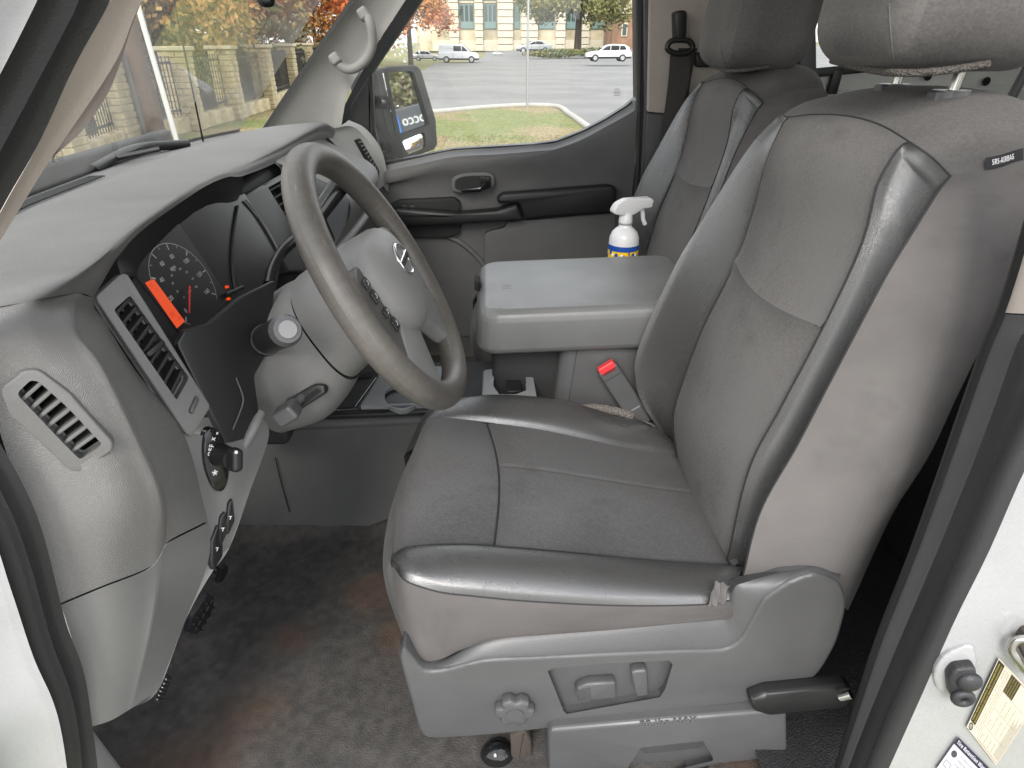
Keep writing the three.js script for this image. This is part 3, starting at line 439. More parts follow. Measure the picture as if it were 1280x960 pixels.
  const cl = part('instrument_cluster', plate([[165, 352], [176, 325], [206, 296], [242, 266], [268, 252], [292, 248], [306, 242], [352, 320], [345, 362], [300, 400], [262, 470], [240, 470]], cp, -0.012, 0, 0), M_([0.022, 0.021, 0.023], { roughness: 0.22 }), dash, 'dark instrument cluster with a speedometer and lit orange display');
  // dial laid out in the plane of the cluster: upright axis taken from the display's long edge
  const bl = a => onPlane(a[0], a[1], cp.p, cp.n); 
  const disp = canvasTex(256, 512, (x, w, h) => { x.fillStyle = '#d04a26'; x.fillRect(0, 0, w, h); x.fillStyle = '#b02c10'; x.font = 'bold 56px monospace'; x.fillText('72°F', 20, 70); x.fillText('A', 130, 130); x.fillText('ODO', 60, 400); x.fillText('km', 160, 470); });
  const dm = new THREE.MeshStandardMaterial({ color: 0x000000, emissive: 0xffffff, emissiveMap: disp, emissiveIntensity: 0.42, roughness: 0.3 });
  part('display', quadOn(cp, [[180, 354], [191, 349], [230, 402], [220, 411]], 0.0015), dm, cl, 'lit orange display');
  const up = bl([215, 320]).sub(bl([252, 372])).normalize(), rt = up.clone().cross(cp.n);
  const ctr = bl([226, 350]);
  const dial = canvasTex(700, 640, (x, w, h) => {
    x.fillStyle = '#151416'; x.fillRect(0, 0, w, h); x.strokeStyle = '#a9a6a2'; x.lineWidth = 4; const cx = 350, cy = 360; x.beginPath(); x.arc(cx, cy, 300, Math.PI * 0.74, Math.PI * 2.26); x.stroke();
    x.textAlign = 'center'; x.fillStyle = '#c9c5bf'; x.font = '40px sans-serif';
    for (let i = 0; i <= 14; i++) { const a = Math.PI * (0.78 + 1.44 * i / 14), r0 = i % 2 ? 274 : 254; x.lineWidth = i % 2 ? 4 : 8; x.beginPath(); x.moveTo(cx + r0 * Math.cos(a), cy + r0 * Math.sin(a)); x.lineTo(cx + 294 * Math.cos(a), cy + 294 * Math.sin(a)); x.stroke(); if (i % 2 === 0) x.fillText(String(i * 10), cx + 205 * Math.cos(a), cy + 205 * Math.sin(a) + 14); }
    x.font = '30px sans-serif'; x.fillText('MPH', cx, cy - 120); x.font = '20px sans-serif'; for (let i = 0; i < 9; i++) { const a = Math.PI * (0.8 + 1.4 * i / 8); x.fillText(String(i * 20), cx + 110 * Math.cos(a), cy + 110 * Math.sin(a)); } x.fillText('km/h', cx, cy + 60);
  });
  const corner = (sx, sy, k) => ctr.clone().addScaledVector(rt, sx * 0.068).addScaledVector(up, sy * 0.0635).addScaledVector(cp.n, k);
  const dg = gridGeo((s, t) => corner(-1 + 2 * s, -1 + 2 * t, 0.001), 4, 4, (p, s, t) => [s, t]);
  part('speedometer', dg, M_(1, { map: dial, roughness: 0.35 }), cl, 'round speedometer dial marked 0 to 140');
  const nA = ctr.clone().addScaledVector(up, -0.012).addScaledVector(cp.n, 0.006), nB = nA.clone().addScaledVector(rt, -0.034).addScaledVector(up, -0.026);
  part('needle', boxUV(between(nA, nB, 0.0014, 0.0009, 8)), M_([0.55, 0.04, 0.03], { roughness: 0.4 }), cl, 'red needle at zero');
  part('trip_stem', boxUV(between(bl([280, 369]).addScaledVector(cp.n, 0.004), bl([298, 361]).addScaledVector(cp.n, 0.008), 0.003)), M.black, cl);
  for (const q of [[282, 359], [284, 374]]) part('warning_lamp', plate([[q[0] - 2, q[1] - 1], [q[0] + 2, q[1] - 2], [q[0] + 3, q[1] + 1], [q[0] - 1, q[1] + 2]], cp, 0.001, 0.002, 0), new THREE.MeshStandardMaterial({ color: 0x200800, emissive: 0xff5010, emissiveIntensity: 0.3 }), cl);
  part('cluster_divider', tube([[296, 258], [291, 290], [289, 320], [290, 345], [293, 362]].map(a => bl(a).addScaledVector(cp.n, 0.002)), 0.0022, 30, 8), M.black, cl);
  part('trim_line', tube([[305, 251], [318, 266], [333, 289], [349, 318]].map(a => bl(a).addScaledVector(cp.n, 0.003)), 0.0022, 30, 8), M.column, cl);
  // black panel left of the column, below the lens
  const bp = plane3(at(222, 438, -.30), at(300, 560, -.31), at(330, 400, -.42));
  part('black_panel', plate([[222, 430], [232, 412], [262, 404], [300, 372], [345, 350], [335, 440], [318, 470], [324, 515], [296, 572], [282, 556]], bp, -0.01, 0, 0.002, 0.004), M.black, dash, 'black trim panel beside the steering column');
  part('panel_line', tube([[294, 472], [303, 498], [302, 506], [290, 537]].map(a => onPlane(a[0], a[1], bp.p, bp.n).addScaledVector(bp.n, 0.0015)), 0.0013, 20, 6), M.trim, dash);
  part('trim_ridge', tube([[292, 578], [305, 556], [318, 532], [325, 516]].map((a, i) => at(a[0], a[1], -0.30 - 0.02 * i)), 0.0075, 24, 10), M.dashPlain, dash);

  // light switch: black oval plate with marks, and its turning knob
  const lh = hit(262, 575, knee), LP = { p: lh.p.clone().addScaledVector(lh.n, 0.002), n: lh.n.clone().lerp(hit(280, 590, knee).n, 0.5).normalize() };
  const oval = []; for (let i = 0; i < 30; i++) { const t = i / 30 * 2 * Math.PI, ex = 15.5 * Math.cos(t), ey = 40.5 * Math.sin(t), r = -0.14; oval.push([268.5 + ex * Math.cos(r) - ey * Math.sin(r) - 0, 574 + ex * Math.sin(r) + ey * Math.cos(r)]); }
  const ls = part('light_switch', plate(oval, LP, -0.01, 0.004, 0.0025), M.gloss, dash, 'black oval headlight switch marked OFF');
  const k0 = onPlane(273, 568, LP.p, LP.n), kx = onPlane(273, 558, LP.p, LP.n).sub(k0).normalize();
  const kb = basis(k0, kx, LP.n.clone().cross(kx));
  part('knob', [boxUV(toCreasedNormals(new THREE.CylinderGeometry(0.0125, 0.0155, 0.03, 32).rotateX(Math.PI / 2), 0.6)).translate(0, 0, 0.016), rbox(0.03, 0.015, 0.02, 0.006, 0, 0, 0.036)].map(g => g.applyMatrix4(kb)), M.black, ls, 'turning knob');
  const tm = M_(0.75, { roughness: 0.5 });
  const kp = onPlane(286, 562, LP.p, LP.n).addScaledVector(LP.n, 0); 
  part('mark', boxUV(new THREE.SphereGeometry(0.0022, 10, 8).translate(0.012, 0.004, 0.0455)).applyMatrix4(kb), tm, ls);
  const put = (s, px, py, size, ang) => { const o = onPlane(px, py, LP.p, LP.n), r = onPlane(px + Math.cos(ang) * 4, py + Math.sin(ang) * 4, LP.p, LP.n).sub(o).normalize(); return boxUV(text(s, size, 0.0004)).applyMatrix4(basis(o.addScaledVector(LP.n, 0.0041), r, LP.n.clone().cross(r))); };
  part('lettering', put('OFF', 261, 562, 0.0062, -1.4), tm, ls, 'white word OFF'); for (const [c, x, y, z, a] of [['x', 264.5, 548, .006, -1.3], ['=', 269, 541, .005, -1.2], ['*', 266, 590, .011, -1.3]]) part('mark', put(c, x, y, z, a), tm, ls);
  // three switches lower down
  for (const q of [[[284, 628], [289, 622], [292, 650], [284, 668], [280, 662]], [[274, 645], [280, 638], [283, 664], [274, 684], [270, 672]], [[262, 676], [270, 655], [276, 672], [276, 694], [265, 713], [261, 704]]]) { const cx = q.reduce((s, a) => s + a[0], 0) / q.length, cy = q.reduce((s, a) => s + a[1], 0) / q.length, h = hit(Math.min(cx, 283), Math.min(cy, 686), knee); const sw = part('switch', plate(q, { p: h.p, n: h.n }, -0.004, 0.004, 0.002, 0.003), M.black, dash, 'black rocker switch'); const o = onPlane(cx, cy, h.p, h.n), r = onPlane(cx + 1, cy - 4, h.p, h.n).sub(o).normalize(); part('symbol', [rbox(0.005, 0.0012, 0.0004, 0.0002, 0, 0, 0.0043), rbox(0.0012, 0.005, 0.0004, 0.0002, 0.002, 0.001, 0.0045)].map(g => g.applyMatrix4(basis(o, r, h.n.clone().cross(r)))), tm, sw); }

  // centre: vents in a black frame, the stack, and the passenger side
  const vq = plane3(at(306, 246, -.70), at(350, 318, -.70), at(380, 205, -1.02));
  part('centre_frame', plate([[305, 244], [328, 231], [345, 222], [378, 204], [420, 300], [398, 340], [362, 340]], vq, -0.02, 0, 0.003, 0.005, [[[333, 233], [366, 215], [392, 272], [370, 292]]]), M.black, dash, 'black frame of the centre vents');
  const cv = part('centre_vent', plate([[328, 236], [368, 210], [398, 272], [372, 298]], vq, -0.05, -0.046, 0), M.hole, dash, 'black slatted centre vent');
  for (let i = 0; i < 6; i++) { const t = 0.1 + 0.16 * i; part('slat', bar([333 + 37 * t, 233 + 59 * t], [366 + 26 * t, 215 + 57 * t], vq, 0.004, -0.02, -0.004), M.blackSoft, cv); }
  for (let i = 1; i < 4; i++) { const k = i / 4; part('vane', bar([333 + 33 * k, 233 - 18 * k], [370 + 22 * k, 292 - 20 * k], vq, 0.003, -0.034, -0.024), M.blackSoft, cv); }
  part('vent_tab', plate([[360, 262], [369, 258], [371, 263], [363, 268]], vq, -0.003, 0.006, 0.001, 0.002), M.trim, cv);
  const f0 = new Curve([[340, 205, -.95], [362, 196, -1.1], [400, 178, -1.5], [422, 188, -1.64], [448, 205, -1.70]].map(a => at(...a).add(V(-.012, .014, 0)))), f1 = C3([[-0.30, 1.40, -0.98], [-0.30, 1.39, -1.15], [-0.315, 1.375, -1.45], [-0.35, 1.36, -1.6], [-0.40, 1.34, -1.7]]), f2 = C3([[-0.36, 1.27, -0.98], [-0.35, 1.27, -1.15], [-0.36, 1.26, -1.45], [-0.39, 1.25, -1.6], [-0.43, 1.24, -1.7]]), f3 = C3([[-0.52, 0.98, -0.98], [-0.52, 0.98, -1.15], [-0.52, 0.97, -1.45], [-0.54, 0.97, -1.6], [-0.56, 0.97, -1.7]]);
  part('passenger_panel', [loft([f0, f1, f2], { nu: 24, nv: 30 }), band(f2, f3, { nu: 8, nv: 20 })], M.dash, dash, 'grey passenger side of the dashboard');
  part('trim_strip', tube([V(-0.345, 1.285, -0.96), V(-0.335, 1.285, -1.15), V(-0.345, 1.275, -1.45), V(-0.385, 1.265, -1.62)], 0.010, 30, 10), M.pale, dash);
  part('stack_panel', [slab([[-0.55, 0.96], [-0.42, 0.96], [-0.40, 1.2], [-0.42, 1.40], [-0.44, 1.475], [-0.6, 1.475]], -1.0, -0.70, 0.01, 0.02)], M.blackSoft, dash, 'black centre stack behind the steering wheel');
  // rounded far end with its side demister
  const e0 = C([[418, 160, -1.62], [440, 158, -1.68], [458, 174, -1.71], [472, 200, -1.72], [480, 232, -1.72]]), e1 = C([[410, 172, -1.56], [424, 186, -1.60], [440, 205, -1.62], [450, 228, -1.62], [458, 262, -1.62]]), e2 = C([[436, 150, -1.74], [456, 160, -1.745], [474, 182, -1.75], [482, 206, -1.75], [486, 240, -1.75]]);
  const fe = part('end_cap', [band(e1, e0, { nu: 10, nv: 30, h: -0.012 }), band(e0, e2, { nu: 6, nv: 30, h: -0.004 })], M.pale, dash, 'rounded far end of the dashboard');
  const ep = plane3(at(450, 178, -1.66), at(474, 218, -1.68), at(436, 190, -1.6)); ep.p.addScaledVector(ep.n, 0.02);
  const so = part('side_outlet', plate([[445, 174], [450, 173], [474, 213], [473, 224]], ep, -0.01, 0.002, 0.001, 0.004), M.hole, dash, 'narrow black demister outlet at the far end');
  for (let i = 0; i < 9; i++) { const t = 0.06 + 0.105 * i; part('slat', bar([446 + 27 * t, 176 + 45 * t], [451 + 23 * t, 174.5 + 41 * t], ep, 0.004, 0.002, 0.0035), M.trim, so); }

  // tray and cup holder at the foot of the stack
  const ty = 0.955, on = l => l.map(a => { const p = onY(a[0], a[1], ty); return [p.x, -p.z]; });
  const flat = (l, y0, y1, b, sm, holes) => slab(on(l), y0 - ty, y1 - ty, b, sm, holes ? holes.map(on) : []).rotateX(-Math.PI / 2).translate(0, ty, 0);
  const cup = []; for (let i = 0; i < 24; i++) cup.push([502 + 23 * Math.cos(i / 24 * 6.2832), 501 + 15.5 * Math.sin(i / 24 * 6.2832)]);
  const tray = part('tray', [flat([[393, 520], [436, 470], [486, 461], [560, 480], [560, 505], [546, 514]], 0.945, 0.955, 0.003, 0.006, [[[412, 512], [440, 473], [468, 469], [440, 512]]])], M.black, dash, 'black tray with a grey cup holder');
  part('tray_well', flat([[418, 506], [438, 473], [472, 469], [448, 506]], 0.90, 0.87, 0), M.hole, tray);
  part('cup_holder', flat([[450, 512], [462, 494], [480, 462], [560, 462], [560, 500], [545, 510]], 0.95, 0.966, 0.004, 0.008, [cup]), M_([0.26, 0.27, 0.27], { roughness: 0.45, map: T.scuff }), tray, 'grey cup holder');
  part('cup_well', flat([[475, 508], [478, 482], [530, 482], [532, 504]], 0.905, 0.912, 0), M.hole, tray);
  part('tray_rail', [tube([[443, 510], [470, 473]].map(a => onY(a[0], a[1], 0.955)), 0.004, 4, 8), tube([[410, 513], [446, 511]].map(a => onY(a[0], a[1], 0.955)), 0.004, 4, 8)], M.gloss, tray);
  const t0 = C([[318, 522, -.85], [400, 524, -.85], [480, 521, -.85], [560, 517, -.85]]), t1 = C([[318, 540, -.845], [400, 537, -.845], [480, 533, -.845], [560, 528, -.845]]), t2 = C([[270, 600, -.84], [380, 600, -.84], [480, 585, -.84], [580, 570, -.84]]), t3 = C([[230, 735, -.83], [330, 705, -.83], [480, 650, -.83], [620, 600, -.83]]);
  part('tunnel_cover', [band(t0, t1, { nu: 6, nv: 30, h: 0.006 }), loft([t1, t2, t3], { nu: 14, nv: 30 })], M_([0.095, 0.095, 0.093], { roughness: 0.6, bumpMap: T.fine, bumpScale: 0.0002, map: T.scuff }), dash, 'dark grey tunnel cover beside the footwell');
  part('cover_joint', tube([[344, 572, -.836], [352, 605, -.834], [362, 640, -.832]].map(a => at(...a)), 0.0014, 12, 6), M.hole, dash);
}

// ---------- pedals ----------
{
  const bk = thing('brake_pedal', 'black ribbed brake pedal below the dashboard', 'pedal', [0, 0, 0], 0);
  const P = plane3(at(235, 792, -.42), at(262, 742, -.46), at(262, 770, -.50));
  part('pad', plate([[233, 790], [238, 770], [258, 741], [266, 746], [264, 762], [245, 793]], P, -0.008, 0.004, 0.003, 0.006), M.rubber, bk);
  for (const [a, b] of [[[238, 778], [249, 786]], [[243, 770], [254, 777]], [[248, 761], [259, 768]], [[254, 752], [264, 758]], [[240, 786], [262, 748]]]) part('rib', bar(a, b, P, 0.004, 0.003, 0.008), M.black, bk);
  part('arm', boxUV(between(onPlane(248, 768, P.p, P.n).addScaledVector(P.n, -0.01), V(-0.75, 1.05, -0.5), 0.01)), M.black, bk);
  const ac = thing('accelerator_pedal', 'small black accelerator pedal half hidden behind the dashboard panel', 'pedal');
  const Q = plane3(at(272, 730, -.62), at(283, 706, -.62), at(283, 722, -.66));
  part('pad', plate([[270, 728], [276, 710], [283, 705], [284, 712], [277, 726]], Q, -0.006, 0.004, 0.002, 0.004), M.rubber, ac);
  part('arm', boxUV(between(onPlane(276, 716, Q.p, Q.n).addScaledVector(Q.n, -0.008), V(-0.8, 1.0, -0.66), 0.008)), M.black, ac);
  const pk = thing('parking_brake_pedal', 'worn ribbed parking brake pedal nearest the door sill', 'pedal');
  const S = plane3(at(190, 874, -.22), at(208, 842, -.23), at(212, 856, -.26));
  part('pad', plate([[189, 874], [196, 850], [204, 842], [214, 845], [202, 877]], S, -0.008, 0.003, 0.003, 0.005), M.rubber, pk);
  for (let i = 0; i < 6; i++) part('rib', bar([193 + 2.2 * i, 872 - 5 * i], [201 + 2.2 * i, 873.5 - 5 * i], S, 0.0026, 0.002, 0.006), M.steel, pk);
  part('arm', boxUV(between(onPlane(200, 860, S.p, S.n).addScaledVector(S.n, -0.01), V(-0.75, 0.98, -0.24), 0.009)), M.black, pk);
}

// ---------- steering column ----------
const WC = at(483, 348, -0.49), TILT = THREE.MathUtils.degToRad(29);
const wN = V(Math.cos(TILT), Math.sin(TILT), 0), wU = V(-Math.sin(TILT), Math.cos(TILT), 0), wR = V(0, 0, -1);
{
  const c = thing('steering_column', 'grey steering column shroud with stalks and gear lever', 'steering column');
  const ring = (d, w, h, dy, p = 2.6) => { const o = WC.clone().addScaledVector(wN, -d).addScaledVector(wU, dy), l = []; for (let i = 0; i <= 40; i++) { const a = i / 40 * 2 * Math.PI, cx = Math.cos(a), sy = Math.sin(a); l.push(o.clone().addScaledVector(wR, -w * Math.sign(cx) * Math.pow(Math.abs(cx), 2 / p)).addScaledVector(wU, h * Math.sign(sy) * Math.pow(Math.abs(sy), 2 / p))); } return l; };
  const sk = (S, m, name, lab) => part(name, loft(S.map(q => new Curve(ring(...q))), { nu: 24, nv: 60 }), m, c, lab);
  sk([[0.27, 0.075, 0.085, -0.045], [0.20, 0.092, 0.098, -0.04], [0.15, 0.092, 0.093, -0.03], [0.118, 0.084, 0.083, -0.022]], M.column, 'shroud', 'grey column shroud');
  sk([[0.121, 0.079, 0.078, -0.022], [0.112, 0.08, 0.079, -0.02]], M.hole, 'joint');
  sk([[0.115, 0.084, 0.083, -0.018], [0.08, 0.082, 0.08, -0.012], [0.045, 0.072, 0.072, -0.006], [0.03, 0.05, 0.05, 0]], M.column, 'hub_cover', 'grey cover between the shroud and the steering wheel');
  // turn stalk seen end on
  const k0 = at(334, 424, -0.40), k1 = at(357, 413, -0.315), ax = k1.clone().sub(k0).normalize();
  const st = part('stalk', [boxUV(between(k0, k1, 0.020, 0.0205, 32)), boxUV(between(k0.clone().addScaledVector(ax, -0.03), k0, 0.024, 0.022, 32))], M.black, c, 'black indicator stalk seen end on');
  part('stalk_ring', boxUV(between(k1, k1.clone().addScaledVector(ax, 0.010), 0.0205, 0.0165, 32)), M.trim, st);
  part('stalk_button', boxUV(between(k1.clone().addScaledVector(ax, 0.009), k1.clone().addScaledVector(ax, 0.013), 0.0118, 0.011, 32)), M_([0.2, 0.2, 0.2], { roughness: 0.5 }), st, 'grey end button');
  // tilt lever in its slot
  const sp = plane3(at(360, 518, -.40), at(412, 482, -.40), at(375, 480, -.41));
  const sl = part('tilt_slot', plate([[353, 520], [362, 496], [398, 478], [409, 481], [410, 490], [376, 512]], sp, -0.004, 0.010, 0.003, 0.006), M.black, c, 'black slot of the tilt lever');
  part('slot_opening', plate([[380, 500], [400, 484], [406, 487], [384, 504]], sp, 0.009, 0.0108, 0), M.hole, sl);
  part('tilt_lever', [rbox(0.034, 0.024, 0.03, 0.006).applyMatrix4(new THREE.Matrix4().makeRotationZ(0.55).setPosition(at(359, 516, -.36))), boxUV(between(at(362, 512, -.37), at(380, 494, -.40), 0.006))], M.trim, c, 'dark grey tilt lever');
  part('screw_cap', boxUV(new THREE.CylinderGeometry(0.011, 0.011, 0.003, 24)).applyQuaternion(new THREE.Quaternion().setFromUnitVectors(V(0, 1, 0), V(0.25, -0.4, 0.9).normalize())).translate(...at(448, 443, -.425).toArray()), M.column, c);
  // gear lever from the far side of the column
  const gl = [[336, 356, -.50], [341, 336, -.53], [355, 312, -.57], [380, 290, -.60], [405, 258, -.63], [420, 236, -.65]].map(a => at(...a));
  const g = part('gear_lever', tube(gl, 0.0085, 40, 12), M.gloss, c, 'black gear lever rising beside the column');
  part('lever_grip', boxUV(between(at(398, 268, -.625), at(428, 226, -.66), 0.014, 0.017, 20)), M.gloss, g);
}

// ---------- steering wheel ----------
{
  const w = thing('steering_wheel', 'worn brown grey steering wheel with an oval chrome emblem and thumb switches', 'steering wheel');
  const B = new THREE.Matrix4().makeBasis(wR, wU, wN).setPosition(WC), RW = 0.191;
  const rimG = new THREE.TorusGeometry(RW, 0.0208, 28, 140); { const p = rimG.attributes.position; for (let i = 0; i < p.count; i++) { const x = p.getX(i), y = p.getY(i), a = Math.atan2(y, x); let r = Math.hypot(x, y); const k = 1 + 0.012 * Math.max(0, Math.cos((a - 0.5) * 2)); p.setXY(i, x * k, y * k); } rimG.computeVertexNormals(); }
  { const u = rimG.attributes.uv; for (let i = 0; i < u.count; i++) u.setXY(i, u.getX(i) * 1.17, u.getY(i) * 0.108); }
  part('rim', rimG.applyMatrix4(B), M.rim, w, 'worn rim');
  const L2 = (list, z0, z1, b, sm) => slab(list, z0, z1, b, sm).applyMatrix4(B);
  // spokes: two side pods and one broad foot
  part('spoke', [L2([[-0.185, 0.028], [-0.06, 0.045], [-0.05, -0.06], [-0.178, -0.042]], -0.022, 0.002, 0.008, 0.02)], M.column, w);
  part('spoke', [L2([[0.185, 0.028], [0.06, 0.045], [0.05, -0.06], [0.178, -0.042]], -0.022, 0.002, 0.008, 0.02)], M.column, w);
  for (const s of [-1, 1]) part('lower_spoke', L2([[s * 0.006, -0.07], [s * 0.08, -0.03], [s * 0.158, -0.09], [s * 0.125, -0.145], [s * 0.085, -0.165], [s * 0.055, -0.125], [s * 0.03, -0.095]], -0.02, 0.008, 0.010, 0.02), M.cover, w);
  // padded cover, domed
  const outline = []; for (let i = 0; i < 64; i++) { const a = i / 64 * 2 * Math.PI, c = Math.cos(a), s = Math.sin(a); const wx = s > 0 ? 0.094 : 0.094 - 0.030 * Math.pow(-s, 1.6), hy = s > 0 ? 0.070 : 0.088; const p = 2 / 3.0; outline.push([wx * Math.sign(c) * Math.pow(Math.abs(c), p), hy * Math.sign(s) * Math.pow(Math.abs(s), p)]); }
  outline.push(outline[0]);
  const oc = new Curve(outline.map(q => V(q[0], q[1], 0)));
  const domeZ = r => 0.034 * Math.pow(Math.max(0, 1 - Math.pow(r, 3.2)), 0.6) + 0.004;
  part('airbag_cover', gridGeo((s, t) => { const e = oc.at(t), r = s; return V(e.x * r, e.y * r, domeZ(r)).applyMatrix4(B); }, 26, 96, (p, s, t) => { const e = oc.at(t); return [e.x * s, e.y * s]; }), M.cover, w, 'grey padded airbag cover');
  part('cover_side', gridGeo((s, t) => { const e = oc.at(t); return V(e.x, e.y, 0.004 - 0.045 * s).applyMatrix4(B); }, 4, 64), M.cover, w);
  // emblem: chrome oval ring with a name bar
  const ez = 0.0395, em = thing_part('emblem', w, 'oval chrome emblem with a name bar');
  const EY = 0.012, ringG = new THREE.TorusGeometry(0.0265, 0.0033, 12, 60).scale(1.0, 0.86, 0.8).translate(0, EY, ez - 0.0015);
  part('emblem_ring', boxUV(ringG).applyMatrix4(B), M.chrome, em);
  part('emblem_bar', rbox(0.064, 0.0112, 0.004, 0.0018, 0, EY, ez - 0.0005).applyMatrix4(B), M.chrome, em);
  part('lettering', boxUV(text('NISSAN', 0.0066, 0.0004)).translate(0, EY, ez + 0.0015).applyMatrix4(B), M.black, em);
  // switch pods either side
  for (const s of [-1, 1]) {
    const pod = part('switch_pod', L2([[s * 0.088, 0.055], [s * 0.13, 0.048], [s * 0.168, 0.03], [s * 0.172, -0.03], [s * 0.128, -0.085], [s * 0.088, -0.072], [s * 0.09, 0]], -0.012, 0.005, 0.003, 0.01), M_([0.075, 0.068, 0.06], { roughness: 0.4 }), w, 'dark pod of thumb switches');
    for (const [y, h, x] of [[0.030, 0.014, 0.106], [0.010, 0.017, 0.108], [-0.016, 0.012, 0.107], [-0.037, 0.017, 0.103]]) { part('button', rbox(0.020, h, 0.006, 0.0022, s * x, y, 0.0055).applyMatrix4(B), M.gloss, pod); part('symbol', [rbox(0.006, 0.0012, 0.0005, 0.0002, s * x, y - 0.002, 0.0087).applyMatrix4(B), rbox(0.0012, 0.0045, 0.0005, 0.0002, s * x + 0.003, y + 0.001, 0.0087).applyMatrix4(B)], M_(0.6), pod); }
  }
}
function thing_part(name, parent, label) { const o = new THREE.Group(); o.name = name; if (label) o.userData.label = label; parent.add(o); return o; }

// ---------- seats ----------
function makeSeat(name, label, full, group) {
  const s = thing(name, label, 'seat', [0, 0, 0], 0, group);
  const seam = (A, r = 0.0014, t0 = 0, t1 = 1) => { const l = []; for (let i = 0; i <= 30; i++) l.push(A.at(t0 + (t1 - t0) * i / 30)); return tube(l, r, 60, 6); };
  // --- backrest: edge curves from the top down ---
  const farSil = C([[978, 143, -.715], [967, 151, -.73], [933, 189, -.735], [874, 282, -.74], [840, 340, -.74], [798, 435, -.74], [795, 478, -.735], [806, 510, -.73], [840, 560, -.72]]);
  const farSeam = C([[986, 146, -.68], [976, 160, -.665], [957, 205, -.65], [940, 270, -.65], [919, 328, -.65], [878, 410, -.65], [852, 480, -.65], [841, 525, -.655], [846, 575, -.66]]);
  const nearSeam = C([[1136, 177, -.355], [1121, 188, -.345], [1097, 230, -.34], [1082, 290, -.335], [1060, 345, -.335], [1018, 430, -.335], [976, 509, -.335], [935, 590, -.335], [908, 705, -.335]]);
  const nearEdge = C([[1188, 220, -.295], [1172, 240, -.285], [1142, 288, -.275], [1110, 340, -.27], [1080, 396, -.268], [1036, 480, -.268], [996, 557, -.268], [950, 640, -.268], [928, 722, -.27]]);
  const sideMid = new Curve(nearEdge.p.map((p, i) => p.clone().add(V([.10, .105, .10, .11, .115, .12, .125, .12, .11][i], [.005, 0, -.01, -.01, -.015, -.02, -.025, -.03, 0.01][i], [-.008, .008, .02, .03, .034, .036, .038, .036, .03][i]))));
  const topEnd = [V(.065, .022, -.006), V(.15, .024, -.022), V(.185, -.05, -.036)].map(d => nearEdge.p[0].clone().add(d));
  sideMid.p[0].copy(topEnd[0]);
  const rearNear = new Curve(nearEdge.p.map((p, i) => p.clone().add(V([.16, .165, .175, .195, .215, .23, .24, .238, .21][i], [.0, 0, -.01, -.02, -.02, -.03, -.045, -.075, -.12][i], [-.06, -.05, -.055, -.065, -.07, -.07, -.065, -.06, -.04][i]))));
  rearNear.p[0].copy(topEnd[1]); const backNear = new Curve(rearNear.p.map((p, i) => i ? V(p.x + .028, p.y, p.z - .05) : topEnd[2].clone()));
  const backMid = new Curve(rearNear.p.map(p => V(p.x + 0.03, p.y, -0.49)));
  const topF = C([[978, 143, -.715], [986, 146, -.68], [1018, 143, -.60], [1060, 145, -.50], [1100, 156, -.42], [1136, 177, -.355], [1165, 197, -.325], [1188, 220, -.295]]);
  const rearFar = new Curve(rearNear.p.map(p => V(p.x, p.y, -0.735)));
  part('bolster', band(farSil, farSeam, { nu: 16, nv: 70, h: 0.009, sgn: -1, top: x => topF.at(x / 7) }), M.leather, s, 'dark leather bolster of the backrest, away from the doorway');
  const joint = x => 0.50 + 0.012 * Math.sin(Math.PI * x) + 0.095 * x, hollow = (x, t) => -0.016 * Math.sin(Math.PI * x) * Math.min(1, 5 * t) + 0.004 * Math.pow(Math.max(0, 4 * x * (1 - x)), .2);
  part('backrest', [band(farSeam, nearSeam, { nu: 30, nv: 50, h: (x, t, v) => hollow(x, t) - 0.003 * Math.pow(v, 40), sgn: -1, t1: x => joint(x), top: x => topF.at((1 + 4 * x) / 7) })], M.fabric, s, 'brown grey cloth centre of the backrest');
  part('lower_backrest', [band(farSeam, nearSeam, { nu: 30, nv: 50, h: (x, t, v) => hollow(x, t) + 0.002 - 0.005 * Math.pow(1 - v, 30), sgn: -1, t0: x => joint(x) })], M.fabric, s);
  part('bolster', band(nearSeam, nearEdge, { nu: 18, nv: 80, h: (x, t) => 0.024 * Math.pow(Math.max(0, 4 * x * (1 - x)), .55) * (1 - Math.pow(1 - Math.min(1, t / .3), 2)), sgn: -1, top: x => topF.at((5 + 2 * x) / 7) }), M.leather, s, 'dark leather bolster of the backrest, beside the doorway');
  part('side_fabric', [loft([nearEdge, sideMid, rearNear, backNear], { nu: 40, nv: 70 })], M.meshFabric, s, 'light woven side of the backrest');
  part('back_panel', [loft([backNear, backMid, rearFar], { nu: 20, nv: 30 })], M.fabric, s); part('side_leather', band(rearFar, farSil, { nu: 8, nv: 40 }), M.leather, s);
  part('seam', [seam(nearSeam), seam(nearEdge), seam(farSeam)], M.blackSoft, s);
  // crown of the backrest
  const topM = new Curve(topF.p.map((p, i) => p.clone().add(V([.03, .04, .07, .085, .085, .08, .07, .05][i], [.012, .026, .035, .036, .034, .028, .018, .008][i], [0, 0, 0, 0, 0, 0, 0.004, 0.006][i]))));
  const topR = new Curve(topF.p.map((p, i) => V([.59, .61, .655, .67, .675, .67, .665, .66][i], p.y + [-.005, .01, .02, .02, .02, .008, -.005, -.012][i], [-.70, -.67, -.60, -.50, -.42, -.36, -.34, -.33][i])));
  topM.p[7].copy(topEnd[0]); topR.p[7].copy(topEnd[1]); const topB = new Curve(topR.p.map((p, i) => i < 7 ? V(p.x + .02, p.y - .08, p.z) : topEnd[2].clone()));
  const crown = part('backrest_crown', loft([topF, topM, topR, topB], { nu: 30, nv: 50 }), M.fabric, s, 'cloth crown of the backrest');
  part('seam', [seam(topF, 0.0012)], M.blackSoft, s);
